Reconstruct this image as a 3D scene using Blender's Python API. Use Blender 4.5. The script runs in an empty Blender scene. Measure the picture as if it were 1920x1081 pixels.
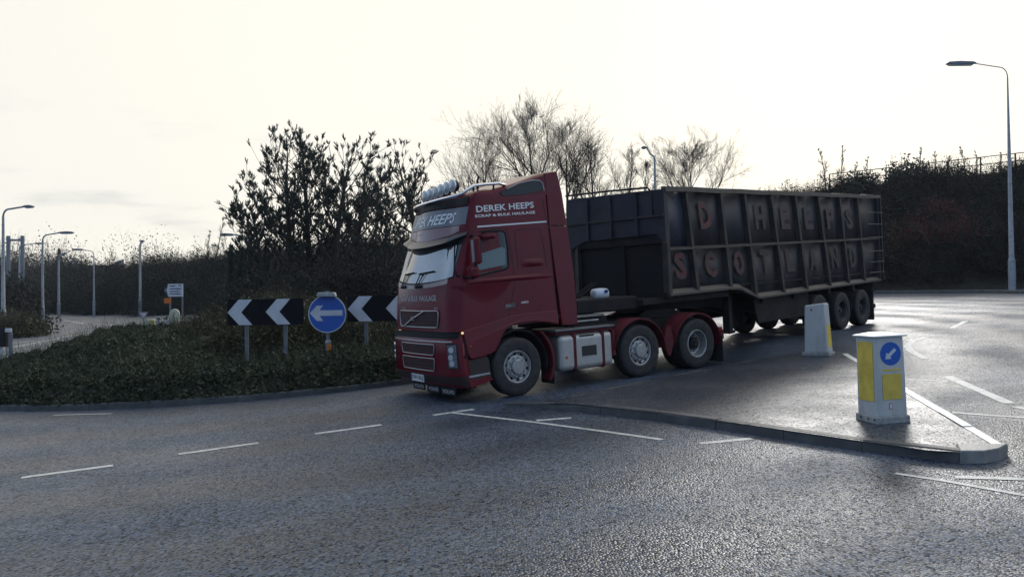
import bpy, bmesh, math, random
import numpy as np
from mathutils import Matrix, Vector
rad = math.radians
rng = np.random.default_rng(7)
random.seed(7)
scene = bpy.context.scene
COL = scene.collection

# ------------------------------------------------------------------ camera
FPX, CX, CY, CAMH = 1493.0, 960.0, 540.5, 2.15
PITCH, ROLL = rad(1.0), rad(0.65)
f0 = np.array([0, math.cos(PITCH), math.sin(PITCH)])
u0 = np.array([0, -math.sin(PITCH), math.cos(PITCH)])
r0 = np.array([1.0, 0, 0])
CR = r0*math.cos(ROLL) - u0*math.sin(ROLL)
CU = u0*math.cos(ROLL) + r0*math.sin(ROLL)
CAM = np.array([0, 0, CAMH])
cd = bpy.data.cameras.new('camera')
cam = bpy.data.objects.new('camera', cd); COL.objects.link(cam)
cd.sensor_width = 36; cd.lens = FPX*36/1920; cd.clip_end = 4000; cd.clip_start = .1
m = Matrix.Identity(4)
for i in range(3):
    m[i][0] = CR[i]; m[i][1] = CU[i]; m[i][2] = -f0[i]; m[i][3] = CAM[i]
cam.matrix_world = m
scene.camera = cam

# ------------------------------------------------------------------ sky and sun
SUN_EL, SUN_AZ = rad(24), rad(22)          # azimuth measured from +Y towards +X
sun_dir = Vector((math.sin(SUN_AZ)*math.cos(SUN_EL), math.cos(SUN_AZ)*math.cos(SUN_EL), math.sin(SUN_EL)))
W = bpy.data.worlds.new('World'); scene.world = W; W.use_nodes = True
nt = W.node_tree; N = nt.nodes; L = nt.links
N.clear()
def wn(t, **k):
    n = N.new(t)
    for a, b in k.items(): setattr(n, a, b)
    return n
out = wn('ShaderNodeOutputWorld')
sky = wn('ShaderNodeTexSky', sky_type='NISHITA', sun_disc=False, sun_elevation=SUN_EL, sun_rotation=SUN_AZ)
bg1 = wn('ShaderNodeBackground'); bg1.inputs[1].default_value = .10
L.new(sky.outputs[0], bg1.inputs[0])
tc = wn('ShaderNodeTexCoord')
dot = wn('ShaderNodeVectorMath', operation='DOT_PRODUCT'); dot.inputs[1].default_value = sun_dir
L.new(tc.outputs['Generated'], dot.inputs[0])
mr = wn('ShaderNodeMapRange')
mr.inputs[1].default_value = -.5; mr.inputs[2].default_value = 1.0
L.new(dot.outputs['Value'], mr.inputs[0])
# the cloud cover: dull and blue away from the sun, cream in front of it
ccol = wn('ShaderNodeValToRGB'); ce = ccol.color_ramp.elements; ccol.color_ramp.interpolation = 'EASE'
ce[0].position = 0; ce[0].color = (.26, .38, .58, 1)
ce[1].position = .94; ce[1].color = (1.16, 1.095, .945, 1)
for p_, c_ in ((.52, (.60, .78, 1.05, 1)), (.72, (1.09, 1.04, .935, 1))):
    x_ = ce.new(p_); x_.color = c_
L.new(mr.outputs[0], ccol.inputs[0])
# cloud streaks: thin grey banks, stretched along the horizon
mp = wn('ShaderNodeMapping'); mp.inputs[3].default_value = (1.6, 1.6, 9.0)
L.new(tc.outputs['Generated'], mp.inputs[0])
nz = wn('ShaderNodeTexNoise'); nz.inputs['Scale'].default_value = 2.6; nz.inputs['Detail'].default_value = 7; nz.inputs['Roughness'].default_value = .55
L.new(mp.outputs[0], nz.inputs['Vector'])
cr = wn('ShaderNodeMapRange', interpolation_type='SMOOTHSTEP'); cr.inputs[1].default_value = .50; cr.inputs[2].default_value = .74
L.new(nz.outputs[0], cr.inputs[0])
sx = wn('ShaderNodeSeparateXYZ'); L.new(tc.outputs['Generated'], sx.inputs[0])
# streaks thin out towards the brightest part of the cloud
fa = wn('ShaderNodeMapRange', interpolation_type='SMOOTHSTEP'); fa.inputs[1].default_value = .93; fa.inputs[2].default_value = .78
L.new(dot.outputs['Value'], fa.inputs[0])
mu = wn('ShaderNodeMath', operation='MULTIPLY'); L.new(cr.outputs[0], mu.inputs[0]); L.new(fa.outputs[0], mu.inputs[1])
el = wn('ShaderNodeMapRange', interpolation_type='SMOOTHSTEP'); el.inputs[1].default_value = .30; el.inputs[2].default_value = .10; el.inputs[4].default_value = .75
L.new(sx.outputs['Z'], el.inputs[0])
mu2 = wn('ShaderNodeMath', operation='MULTIPLY'); L.new(el.outputs[0], mu2.inputs[1]); L.new(mu.outputs[0], mu2.inputs[0])
cm = wn('ShaderNodeMix', data_type='RGBA'); cm.inputs[7].default_value = (.56, .60, .60, 1)
L.new(mu2.outputs[0], cm.inputs[0]); L.new(ccol.outputs[0], cm.inputs[6])
bg2 = wn('ShaderNodeBackground'); bg2.inputs[1].default_value = 1.0
L.new(cm.outputs[2], bg2.inputs[0])
mx = wn('ShaderNodeMixShader'); mx.inputs[0].default_value = .9
L.new(bg1.outputs[0], mx.inputs[1]); L.new(bg2.outputs[0], mx.inputs[2]); L.new(mx.outputs[0], out.inputs[0])
sl = bpy.data.lights.new('sun', 'SUN'); sl.energy = 1.05; sl.angle = rad(11); sl.color = (1, .98, .95)
so = bpy.data.objects.new('sun', sl); COL.objects.link(so)
so.rotation_euler = sun_dir.to_track_quat('Z', 'Y').to_euler(); so.location = (0, 0, 40)
scene.view_settings.view_transform = 'Standard'
scene.view_settings.look = 'None'
scene.view_settings.gamma = 1
scene.view_settings.use_curve_mapping = False
scene.view_settings.exposure = 0.0

# ------------------------------------------------------------------ helpers
def sstep(a, b, x):
    t = np.clip((np.asarray(x, float)-a)/(b-a), 0, 1); return t*t*(3-2*t)
def G(x, y):
    """height of the road, a gentle slope that rises to the right and away"""
    return .04*x + .034*y + .12*sstep(14, 20, .75*x + .66*y)
def ray(px, py): return (px-CX)/FPX*CR - (py-CY)/FPX*CU + f0
def on_ground(px, py, dz=0.0):
    """ground point seen at this place of the photograph"""
    d = ray(px, py); lo = 1.5
    f = lambda t: (CAM+d*t)[2] - float(G(*(CAM+d*t)[:2])) - dz
    t = 2.0
    while f(t) > 0 and t < 600: lo = t; t *= 1.03
    hi = t
    for _ in range(40):
        mid = (lo+hi)/2
        if f(mid) > 0: lo = mid
        else: hi = mid
    return CAM + d*lo
def at(px, py, y):
    """point at distance y seen at this place of the photograph"""
    d = ray(px, py); return CAM + d*(y/d[1])

MATS = {}
def mat(name, col, rough=.6, metal=0.0, var=0.0, scale=3.0, bump=0.0, bscale=40.0, spec=.5, coat=0.0, dirt=None, dirt_amt=.5, dirt_scale=2.0, dirt_edge=(.45, .75), ior=None, trans=0.0, emit=None, stretch=None):
    if name in MATS: return MATS[name]
    M = bpy.data.materials.new(name); M.use_nodes = True
    t = M.node_tree; n = t.nodes; l = t.links
    b = n['Principled BSDF']
    b.inputs['Roughness'].default_value = rough; b.inputs['Metallic'].default_value = metal
    b.inputs['Specular IOR Level'].default_value = spec; b.inputs['Coat Weight'].default_value = coat
    b.inputs['Coat Roughness'].default_value = .08
    b.inputs['Transmission Weight'].default_value = trans
    if ior: b.inputs['IOR'].default_value = ior
    if emit: b.inputs['Emission Color'].default_value = (*emit[:3], 1); b.inputs['Emission Strength'].default_value = emit[3]
    c = (*col, 1); b.inputs['Base Color'].default_value = c
    src = None
    if var or dirt or bump:
        co = n.new('ShaderNodeTexCoord'); vec = co.outputs['Object']
        if stretch:
            mpn = n.new('ShaderNodeMapping'); mpn.inputs[3].default_value = stretch; l.new(vec, mpn.inputs[0]); vec = mpn.outputs[0]
    if var:
        nn = n.new('ShaderNodeTexNoise'); nn.inputs['Scale'].default_value = scale; nn.inputs['Detail'].default_value = 6
        l.new(vec, nn.inputs['Vector'])
        r = n.new('ShaderNodeMapRange'); r.inputs[1].default_value = .3; r.inputs[2].default_value = .7
        r.inputs[3].default_value = 1-var; r.inputs[4].default_value = 1+var
        l.new(nn.outputs[0], r.inputs[0])
        mm = n.new('ShaderNodeMix'); mm.data_type = 'RGBA'; mm.blend_type = 'MULTIPLY'; mm.inputs[0].default_value = 1
        mm.inputs[6].default_value = c; l.new(r.outputs[0], mm.inputs[7]); src = mm.outputs[2]
    if dirt:
        nn = n.new('ShaderNodeTexNoise'); nn.inputs['Scale'].default_value = dirt_scale; nn.inputs['Detail'].default_value = 8; nn.inputs['Roughness'].default_value = .65
        l.new(vec, nn.inputs['Vector'])
        r = n.new('ShaderNodeMapRange'); r.inputs[1].default_value = dirt_edge[0]; r.inputs[2].default_value = dirt_edge[1]; r.inputs[4].default_value = dirt_amt
        l.new(nn.outputs[0], r.inputs[0])
        mm = n.new('ShaderNodeMix'); mm.data_type = 'RGBA'
        l.new(r.outputs[0], mm.inputs[0]); mm.inputs[7].default_value = (*dirt, 1)
        if src: l.new(src, mm.inputs[6])
        else: mm.inputs[6].default_value = c
        src = mm.outputs[2]
    if src: l.new(src, b.inputs['Base Color'])
    if bump:
        nn = n.new('ShaderNodeTexNoise'); nn.inputs['Scale'].default_value = bscale; nn.inputs['Detail'].default_value = 4
        l.new(vec, nn.inputs['Vector'])
        bp = n.new('ShaderNodeBump'); bp.inputs['Strength'].default_value = bump; bp.inputs['Distance'].default_value = .02
        l.new(nn.outputs[0], bp.inputs['Height']); l.new(bp.outputs[0], b.inputs['Normal'])
    MATS[name] = M
    return M

def leaf_mat(name, cols, rough=.6, trans=.25):
    """foliage whose colour varies from leaf to leaf and from clump to clump"""
    M = bpy.data.materials.new(name); M.use_nodes = True
    t = M.node_tree; n = t.nodes; l = t.links
    b = n['Principled BSDF']; b.inputs['Roughness'].default_value = rough; b.inputs['Specular IOR Level'].default_value = .3
    g = n.new('ShaderNodeNewGeometry')
    co = n.new('ShaderNodeTexCoord')
    nn = n.new('ShaderNodeTexNoise'); nn.inputs['Scale'].default_value = .8; nn.inputs['Detail'].default_value = 3
    l.new(co.outputs['Object'], nn.inputs['Vector'])
    ad = n.new('ShaderNodeMath'); ad.operation = 'MULTIPLY_ADD'; ad.inputs[1].default_value = .55
    l.new(g.outputs['Random Per Island'], ad.inputs[0])
    sc = n.new('ShaderNodeMapRange'); sc.inputs[1].default_value = .3; sc.inputs[2].default_value = .7; sc.inputs[4].default_value = .45
    l.new(nn.outputs[0], sc.inputs[0]); l.new(sc.outputs[0], ad.inputs[2])
    r = n.new('ShaderNodeValToRGB'); e = r.color_ramp.elements
    e[0].position = 0; e[0].color = (*cols[0], 1); e[1].position = 1; e[1].color = (*cols[-1], 1)
    for i, c in enumerate(cols[1:-1]):
        x = e.new((i+1)/(len(cols)-1)); x.color = (*c, 1)
    l.new(ad.outputs[0], r.inputs[0]); l.new(r.outputs[0], b.inputs['Base Color'])
    if trans:
        tr = n.new('ShaderNodeBsdfTranslucent'); l.new(r.outputs[0], tr.inputs[0])
        ms = n.new('ShaderNodeMixShader'); ms.inputs[0].default_value = trans
        l.new(b.outputs[0], ms.inputs[1]); l.new(tr.outputs[0], ms.inputs[2]); l.new(ms.outputs[0], n['Material Output'].inputs[0])
    return M

def link(name, me, m=None, parent=None, smooth=False):
    o = bpy.data.objects.new(name, me); COL.objects.link(o)
    if m is not None: me.materials.append(m)
    if parent is not None: o.parent = parent
    if smooth: me.shade_smooth()
    return o
def tag(o, label=None, cat=None, group=None, kind=None):
    if label: o['label'] = label
    if cat: o['category'] = cat
    if group: o['group'] = group
    if kind: o['kind'] = kind
    return o
def empty(name, loc=(0, 0, 0)):
    o = bpy.data.objects.new(name, None); COL.objects.link(o); o.location = loc; o.empty_display_size = .2; return o
def npmesh(name, v, f):
    """v (n,3), f (m,k) with one k"""
    v = np.asarray(v, np.float32); f = np.asarray(f, np.int32)
    me = bpy.data.meshes.new(name)
    me.vertices.add(len(v)); me.vertices.foreach_set('co', v.ravel())
    k = f.shape[1]
    me.loops.add(f.size); me.loops.foreach_set('vertex_index', f.ravel())
    me.polygons.add(len(f)); me.polygons.foreach_set('loop_start', np.arange(0, f.size, k, dtype=np.int32))
    me.polygons.foreach_set('loop_total', np.full(len(f), k, np.int32))
    me.update(calc_edges=True)
    return me
class MB:
    """collects simple solids into one mesh"""
    def __init__(s): s.v = []; s.f = []
    def add(s, v, f):
        k = len(s.v); s.v += [tuple(p) for p in v]; s.f += [tuple(i+k for i in q) for q in f]; return s
    def box(s, x0, x1, y0, y1, z0, z1):
        return s.add([(x0,y0,z0),(x1,y0,z0),(x1,y1,z0),(x0,y1,z0),(x0,y0,z1),(x1,y0,z1),(x1,y1,z1),(x0,y1,z1)],
                     [(3,2,1,0),(4,5,6,7),(0,1,5,4),(1,2,6,5),(2,3,7,6),(3,0,4,7)])
    def prism(s, poly, a, b, axis='y'):
        """polygon (u,v) extruded between a and b: axis y -> (u, a, v), axis x -> (a, u, v), axis z -> (u, v, a)"""
        P = {'y': lambda u, v, w: (u, w, v), 'x': lambda u, v, w: (w, u, v), 'z': lambda u, v, w: (u, v, w)}[axis]
        n = len(poly)
        v = [P(u, w, a) for u, w in poly] + [P(u, w, b) for u, w in poly]
        f = [tuple(range(n)), tuple(range(2*n-1, n-1, -1))] + [((i+1) % n, i, n+i, n+(i+1) % n) for i in range(n)]
        return s.add(v, f)
    def tube(s, pts, r, n=8, cap=True):
        pts = [Vector(p) for p in pts]; rr = r if isinstance(r, (list, tuple)) else [r]*len(pts)
        v = []; f = []
        up = Vector((0.013, 0.02, 1)); prev = None
        for i, p in enumerate(pts):
            d = (pts[min(i+1, len(pts)-1)] - pts[max(i-1, 0)]).normalized()
            a = d.cross(up)
            if a.length < .05: a = d.cross(Vector((1, 0.02, 0)))
            a.normalize()
            if prev is not None and a.dot(prev) < 0: a = -a
            prev = a; b = d.cross(a)
            for k in range(n):
                t = 2*math.pi*k/n; v.append(p + (a*math.cos(t) + b*math.sin(t))*rr[i])
        for i in range(len(pts)-1):
            for k in range(n): f.append((i*n+k, i*n+(k+1) % n, (i+1)*n+(k+1) % n, (i+1)*n+k))
        if cap: f.append(tuple(range(n-1, -1, -1))); f.append(tuple((len(pts)-1)*n+k for k in range(n)))
        return s.add(v, f)
    def lathe(s, prof, n=32, axis='y', c=(0, 0, 0), closed=False):
        """profile (r, h) turned round an axis through c"""
        v = []; f = []
        for r, h in prof:
            for k in range(n):
                t = 2*math.pi*k/n; a, b = r*math.cos(t), r*math.sin(t)
                p = {'y': (a, h, b), 'z': (a, b, h), 'x': (h, a, b)}[axis]
                v.append((p[0]+c[0], p[1]+c[1], p[2]+c[2]))
        for i in range(len(prof)-1):
            for k in range(n): f.append((i*n+k, i*n+(k+1) % n, (i+1)*n+(k+1) % n, (i+1)*n+k))
        return s.add(v, f)
    def build(s, name, m=None, parent=None, smooth=False, bevel=0, seg=2, sharp=None):
        me = bpy.data.meshes.new(name); me.from_pydata([tuple(p) for p in s.v], [], s.f); me.update()
        bm = bmesh.new(); bm.from_mesh(me); bmesh.ops.recalc_face_normals(bm, faces=bm.faces); bm.to_mesh(me); bm.free()
        o = link(name, me, m, parent, smooth)
        if bevel:
            md = o.modifiers.new('edge', 'BEVEL'); md.width = bevel; md.segments = seg; md.limit_method = 'ANGLE'; md.angle_limit = rad(40)
        if sharp is not None:
            me.set_sharp_from_angle(angle=rad(sharp))
        return o
def text_data(s, offset=0.0, res=2):
    """triangles of a line of writing, scaled to the unit box"""
    cu = bpy.data.curves.new('lettering', 'FONT'); cu.body = s; cu.offset = offset; cu.resolution_u = res; cu.fill_mode = 'FRONT'
    ob = bpy.data.objects.new('lettering', cu); COL.objects.link(ob)
    dg = bpy.context.evaluated_depsgraph_get()
    me = bpy.data.meshes.new_from_object(ob.evaluated_get(dg))
    v = np.array([q.co[:2] for q in me.vertices]); f = [tuple(p.vertices) for p in me.polygons]
    bpy.data.objects.remove(ob); bpy.data.curves.remove(cu); bpy.data.meshes.remove(me)
    v = (v - v.min(0))/(v.max(0)-v.min(0))
    return v, f
def lettering(s, fn, m, parent, offset=0.0, name='lettering'):
    v, f = text_data(s, offset)
    b = MB(); b.add([fn(a, c) for a, c in v], f)
    me = bpy.data.meshes.new(name); me.from_pydata(b.v, [], b.f); me.update()
    return link(name, me, m, parent)
def clone(o, parent=None):
    c = o.copy(); COL.objects.link(c); c.parent = parent
    for ch in [q for q in bpy.data.objects if q.parent == o]: clone(ch, c)
    return c

# ------------------------------------------------------------------ materials
RED = mat('red_paint', (.128, .0045, .0135), .24, var=.15, scale=1.5, spec=.28, dirt=(.075, .030, .034), dirt_amt=.35, dirt_scale=1.3)
RED2 = mat('red_dull', (.115, .010, .018), .55, spec=.25, var=.2, scale=6, dirt=(.05, .04, .04), dirt_amt=.6, dirt_scale=4)
BLACK = mat('black_plastic', (.010, .010, .012), .65, spec=.25)
DARK = mat('dark_steel', (.016, .016, .018), .75, var=.4, scale=5, spec=.25, dirt=(.035, .030, .028), dirt_amt=.5)
RUBBER = mat('rubber', (.022, .022, .024), .75, var=.25, scale=12, dirt=(.06, .058, .055), dirt_amt=.6, dirt_scale=6)
CHROME = mat('chrome', (.75, .76, .78), .22, 1.0)
ALU = mat('aluminium', (.50, .50, .48), .42, .55, var=.18, scale=5, dirt=(.16, .15, .13), dirt_amt=.6, dirt_scale=5)
HUB = mat('hub_steel', (.42, .42, .42), .45, .6, var=.2, scale=10, dirt=(.10, .09, .085), dirt_amt=.7, dirt_scale=9)
WHITE = mat('white_print', (.78, .78, .78), .5, var=.06, scale=20)
GLASS = mat('glass_dark', (.022, .036, .042), .06, spec=.6, ior=1.5)
GLASS_W = mat('windscreen_glass', (.085, .12, .14), .10, spec=.9, ior=2.3, var=.6, scale=1.6)
LENS = mat('lamp_lens', (.34, .38, .40), .12, .2, spec=.8, ior=1.9, var=.25, scale=25)
AMBER = mat('amber_lens', (.75, .35, .12), .3, emit=(1.0, .72, .4, .7))
ORANGE = mat('orange_plastic', (.62, .16, .02), .5)
STEEL = mat('galvanised', (.36, .38, .40), .5, .35, var=.15, scale=6, dirt=(.14, .13, .12), dirt_amt=.5)
GREYP = mat('grey_post', (.17, .19, .22), .55, .2, var=.2, scale=8)
CONC = mat('concrete', (.30, .30, .29), .75, var=.2, scale=9, bump=.3, bscale=60, dirt=(.10, .10, .10), dirt_amt=.5, dirt_scale=5)
KERB = mat('kerb_concrete', (.070, .072, .074), .6, var=.3, scale=4, bump=.3, bscale=70, dirt=(.035, .035, .035), dirt_amt=.75, dirt_scale=3)
PAINT = mat('road_paint', (.62, .62, .58), .5, var=.15, scale=9, dirt=(.10, .10, .10), dirt_amt=.75, dirt_scale=11, bump=.3, bscale=120)

def asphalt(name, base, r0, r1, bstr=.8, wet=(.42, .62), tracks=False):
    M = bpy.data.materials.new(name); M.use_nodes = True
    t = M.node_tree; n = t.nodes; l = t.links; b = n['Principled BSDF']
    co = n.new('ShaderNodeTexCoord'); o = co.outputs['Object']
    def noise(s, d=4, r=.5):
        q = n.new('ShaderNodeTexNoise'); q.inputs['Scale'].default_value = s; q.inputs['Detail'].default_value = d; q.inputs['Roughness'].default_value = r
        l.new(o, q.inputs['Vector']); return q.outputs[0]
    vo = n.new('ShaderNodeTexVoronoi'); vo.inputs['Scale'].default_value = 46; l.new(o, vo.inputs['Vector'])
    vr = n.new('ShaderNodeTexVoronoi'); vr.inputs['Scale'].default_value = 46; l.new(o, vr.inputs['Vector'])
    # stone colour: each chipping its own grey
    sp = n.new('ShaderNodeSeparateColor'); l.new(vr.outputs['Color'], sp.inputs[0])
    s1 = n.new('ShaderNodeMapRange'); s1.inputs[3].default_value = .05; s1.inputs[4].default_value = 2.5; l.new(sp.outputs[0], s1.inputs[0])
    big = noise(.35, 5); b1 = n.new('ShaderNodeMapRange'); b1.inputs[1].default_value = .3; b1.inputs[2].default_value = .7; b1.inputs[3].default_value = .75; b1.inputs[4].default_value = 1.25; l.new(big, b1.inputs[0])
    mulb = n.new('ShaderNodeMath'); mulb.operation = 'MULTIPLY'; l.new(s1.outputs[0], mulb.inputs[0]); l.new(b1.outputs[0], mulb.inputs[1])
    mix = n.new('ShaderNodeMix'); mix.data_type = 'RGBA'; mix.blend_type = 'MULTIPLY'; mix.inputs[0].default_value = 1
    mix.inputs[6].default_value = (*base, 1); l.new(mulb.outputs[0], mix.inputs[7]); l.new(mix.outputs[2], b.inputs['Base Color'])
    wn_ = noise(.5, 6, .6); w1 = n.new('ShaderNodeMapRange'); w1.inputs[1].default_value = wet[0]; w1.inputs[2].default_value = wet[1]
    w1.inputs[3].default_value = r0; w1.inputs[4].default_value = r1; l.new(wn_, w1.inputs[0]); l.new(w1.outputs[0], b.inputs['Roughness'])
    bm_ = n.new('ShaderNodeBump'); bm_.inputs['Strength'].default_value = bstr; bm_.inputs['Distance'].default_value = .008; bm_.invert = True
    l.new(vo.outputs['Distance'], bm_.inputs['Height'])
    b2 = n.new('ShaderNodeBump'); b2.inputs['Strength'].default_value = .15; b2.inputs['Distance'].default_value = .03
    l.new(noise(7, 5), b2.inputs['Height']); l.new(bm_.outputs[0], b2.inputs['Normal']); l.new(b2.outputs[0], b.inputs['Normal'])
    sr = n.new('ShaderNodeMapRange'); sr.inputs[1].default_value = .1; sr.inputs[2].default_value = .9; sr.inputs[3].default_value = .04; sr.inputs[4].default_value = .85; l.new(sp.outputs[1], sr.inputs[0]); l.new(sr.outputs[0], b.inputs['Specular IOR Level'])
    if tracks:
        # wheel paths polished round the roundabout, patched and stained
        d = n.new('ShaderNodeVectorMath'); d.operation = 'DISTANCE'; d.inputs[1].default_value = (-6.97, 23.3, .8); l.new(o, d.inputs[0])
        wv = n.new('ShaderNodeMath'); wv.operation = 'MULTIPLY_ADD'; wv.inputs[1].default_value = 1.25; l.new(noise(.25, 3), wv.inputs[0]); l.new(d.outputs['Value'], wv.inputs[2])
        sn = n.new('ShaderNodeMath'); sn.operation = 'SINE'; s_ = n.new('ShaderNodeMath'); s_.operation = 'MULTIPLY'; s_.inputs[1].default_value = 3.1; l.new(wv.outputs[0], s_.inputs[0]); l.new(s_.outputs[0], sn.inputs[0])
        tr_ = n.new('ShaderNodeMapRange'); tr_.inputs[1].default_value = -1; tr_.inputs[2].default_value = 1; tr_.inputs[3].default_value = .80; tr_.inputs[4].default_value = 1.12; l.new(sn.outputs[0], tr_.inputs[0])
        st = n.new('ShaderNodeMapRange'); st.inputs[1].default_value = .55; st.inputs[2].default_value = .72; st.inputs[3].default_value = 1; st.inputs[4].default_value = .55; l.new(noise(.9, 8, .7), st.inputs[0])
        q1 = n.new('ShaderNodeMath'); q1.operation = 'MULTIPLY'; l.new(tr_.outputs[0], q1.inputs[0]); l.new(st.outputs[0], q1.inputs[1])
        q2 = n.new('ShaderNodeMath'); q2.operation = 'MULTIPLY'; l.new(q1.outputs[0], q2.inputs[0]); l.new(mulb.outputs[0], q2.inputs[1]); l.new(q2.outputs[0], mix.inputs[7])
        ra = n.new('ShaderNodeMath'); ra.operation = 'MULTIPLY'; l.new(w1.outputs[0], ra.inputs[0]); l.new(tr_.outputs[0], ra.inputs[1]); l.new(ra.outputs[0], b.inputs['Roughness'])
        # thin cracks
        ck = n.new('ShaderNodeTexVoronoi'); ck.feature = 'DISTANCE_TO_EDGE'; ck.inputs['Scale'].default_value = .33
        dm = n.new('ShaderNodeVectorMath'); dm.operation = 'ADD'; nv = n.new('ShaderNodeTexNoise'); nv.inputs['Scale'].default_value = 1.6; nv.inputs['Detail'].default_value = 6; l.new(o, nv.inputs['Vector'])
        l.new(o, dm.inputs[0]); l.new(nv.outputs['Color'], dm.inputs[1]); l.new(dm.outputs[0], ck.inputs['Vector'])
        cs = n.new('ShaderNodeMapRange'); cs.inputs[1].default_value = .002; cs.inputs[2].default_value = .006; cs.inputs[3].default_value = .45; cs.inputs[4].default_value = 1; l.new(ck.outputs['Distance'], cs.inputs[0])
        gate = n.new('ShaderNodeMapRange'); gate.inputs[1].default_value = .5; gate.inputs[2].default_value = .56; l.new(noise(.12, 2), gate.inputs[0])
        gm = n.new('ShaderNodeMix'); gm.data_type = 'FLOAT'; gm.inputs[2].default_value = 1; l.new(gate.outputs[0], gm.inputs[0]); l.new(cs.outputs[0], gm.inputs[3])
        q3 = n.new('ShaderNodeMath'); q3.operation = 'MULTIPLY'; l.new(q2.outputs[0], q3.inputs[0]); l.new(gm.outputs[0], q3.inputs[1]); l.new(q3.outputs[0], mix.inputs[7])
    return M
ROAD = asphalt('asphalt', (.036, .049, .071), .42, .56, 1.0, tracks=True)
PAVE = asphalt('island_asphalt', (.024, .030, .041), .38, .54, .25)
SOIL = mat('soil', (.028, .024, .018), .9, var=.4, scale=3, bump=.6, bscale=15)
VERGE = mat('verge_earth', (.035, .036, .022), .9, var=.5, scale=2, bump=.6, bscale=12)

# ------------------------------------------------------------------ ground and road
xs = np.concatenate([np.linspace(-420, -40, 24), np.linspace(-38, 40, 79), np.linspace(44, 300, 18)])
ys = np.concatenate([np.linspace(-40, -2, 8), np.linspace(0, 60, 61), np.linspace(64, 700, 34)])
XX, YY = np.meshgrid(xs, ys); ZZ = G(XX, YY)
nx, ny = len(xs), len(ys)
idx = np.arange(nx*ny).reshape(ny, nx)
ff = np.stack([idx[:-1, :-1], idx[:-1, 1:], idx[1:, 1:], idx[1:, :-1]], -1).reshape(-1, 4)
road = link('road', npmesh('road', np.stack([XX, YY, ZZ], -1).reshape(-1, 3), ff), ROAD, smooth=True)
tag(road, 'wet dark grey asphalt of the roundabout and its approach roads', kind='structure')

def marking(pts, w, label, dz=.004, m=PAINT):
    """painted line along ground points, cut into short quads so that it follows the road"""
    P = [np.array(p[:2]) for p in pts]; Q = []
    for a, b in zip(P[:-1], P[1:]):
        k = max(1, int(np.linalg.norm(b-a)/.5)); Q += [a+(b-a)*i/k for i in range(k)]
    Q.append(P[-1]); v = []
    for i, p in enumerate(Q):
        d = Q[min(i+1, len(Q)-1)] - Q[max(i-1, 0)]; d = d/np.linalg.norm(d); nn = np.array([-d[1], d[0]])
        j = w*.04*random.uniform(-1, 1)
        for s in (1, -1):
            q = p + nn*s*(w/2) + nn*j; v.append((q[0], q[1], float(G(*q))+dz))
    f = [(2*i, 2*i+1, 2*i+3, 2*i+2) for i in range(len(Q)-1)]
    me = bpy.data.meshes.new('road_marking'); me.from_pydata(v, [], f); me.update()
    return tag(link('road_marking', me, m), label, kind='structure')
og = on_ground
give = 'white dash of the broken give way line at the entry'
for (a, b, lab) in [((40, 895), (212, 872), 'white road dash at the left, nearest the bottom corner'), ((335, 851), (484, 830), 'white road dash, second from the left in the broken line'),
                    ((590, 813), (715, 796), 'white road dash ahead of the lorry bumper'), ((812, 778), (888, 767), 'white road dash meeting the end of the long thin line'),
                    ((1006, 788), (1071, 783), 'short white dash beside the long thin line'), ((1312, 831), (1410, 822), 'white road dash below the island kerb')]:
    marking([og(*a), og(*b)], .115, lab)
marking([og(845, 773), og(1000, 791), og(1130, 808), og(1243, 824)], .085, 'long thin white line running beside the island kerb')
marking([og(1678, 887), og(1770, 901), og(1925, 929)], .07, 'white line below the island nose at the right', .0045)
marking([og(1790, 894), og(1925, 898)], .10, 'thick white line end at the far right below the nose', .005)
marking([og(1777, 705), og(1893, 756)], .16, 'slanting white line right of the yellow bollard')
marking([og(1700, 711), og(1778, 715)], .10, 'thin white line just right of the yellow bollard')
marking([og(1785, 773), og(1925, 783)], .09, 'thin white line along the right edge beyond the island')
marking([og(1736, 632), og(1712, 639), og(1701, 648), og(1708, 658), og(1735, 672)], .15, 'white hooked arrow mark on the right carriageway')
marking([og(1785, 615), og(1810, 602)], .14, 'short white dash far up the right carriageway')
marking([og(1905, 762), og(1940, 770)], .14, 'white dash at the right edge of the picture')
marking([og(100, 778), og(210, 775)], .06, 'worn white line by the roundabout kerb')
marking([og(18, 652), og(130, 630), og(300, 597)], .12, 'white edge line of the left road behind the roundabout')
marking([og(120, 600), og(160, 607), og(215, 609)], .15, 'white centre line far down the left road')

# ------------------------------------------------------------------ roundabout island
RC = np.array([-8.3, 33.4]); RR = 18.0          # kerb circle
_pts = np.array([on_ground(*p)[:2] for p in [(0, 770), (150, 768), (400, 757), (600, 738), (760, 720)]])
_A = np.c_[2*_pts, np.ones(len(_pts))]; _s = np.linalg.lstsq(_A, (_pts**2).sum(1), rcond=None)[0]
RC = _s[:2]; RR = math.sqrt(_s[2] + (RC**2).sum())
EGG = .42                                        # the island is longer away from the camera
def isl_d(x, y):
    dy = np.asarray(y, float)-RC[1]; return RR - np.hypot(x-RC[0], np.where(dy > 0, dy*EGG, dy))
def mound(x, y):
    d = isl_d(x, y)
    return G(x, y) + .10 + .34*sstep(.02, .6, d) + .58*np.maximum(sstep(.4, 4, d)*sstep(-6.5, -10, x), sstep(4.2, 7.6, d)) + .10*np.sin(x*1.3+y*.7)*sstep(.3, 2, d)
def ring(r, a0, a1, n): 
    t = np.linspace(a0, a1, n); s = np.sin(t); return np.stack([RC[0]+r*np.cos(t), RC[1]+r*np.where(s > 0, s/EGG, s)], 1)
rings = [RR-.13, RR-.4, RR-.8, RR-1.4, RR-2, RR-3, RR-4, RR-5, RR-6, RR-7, RR-7.8]
n = 120; V = []
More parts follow.
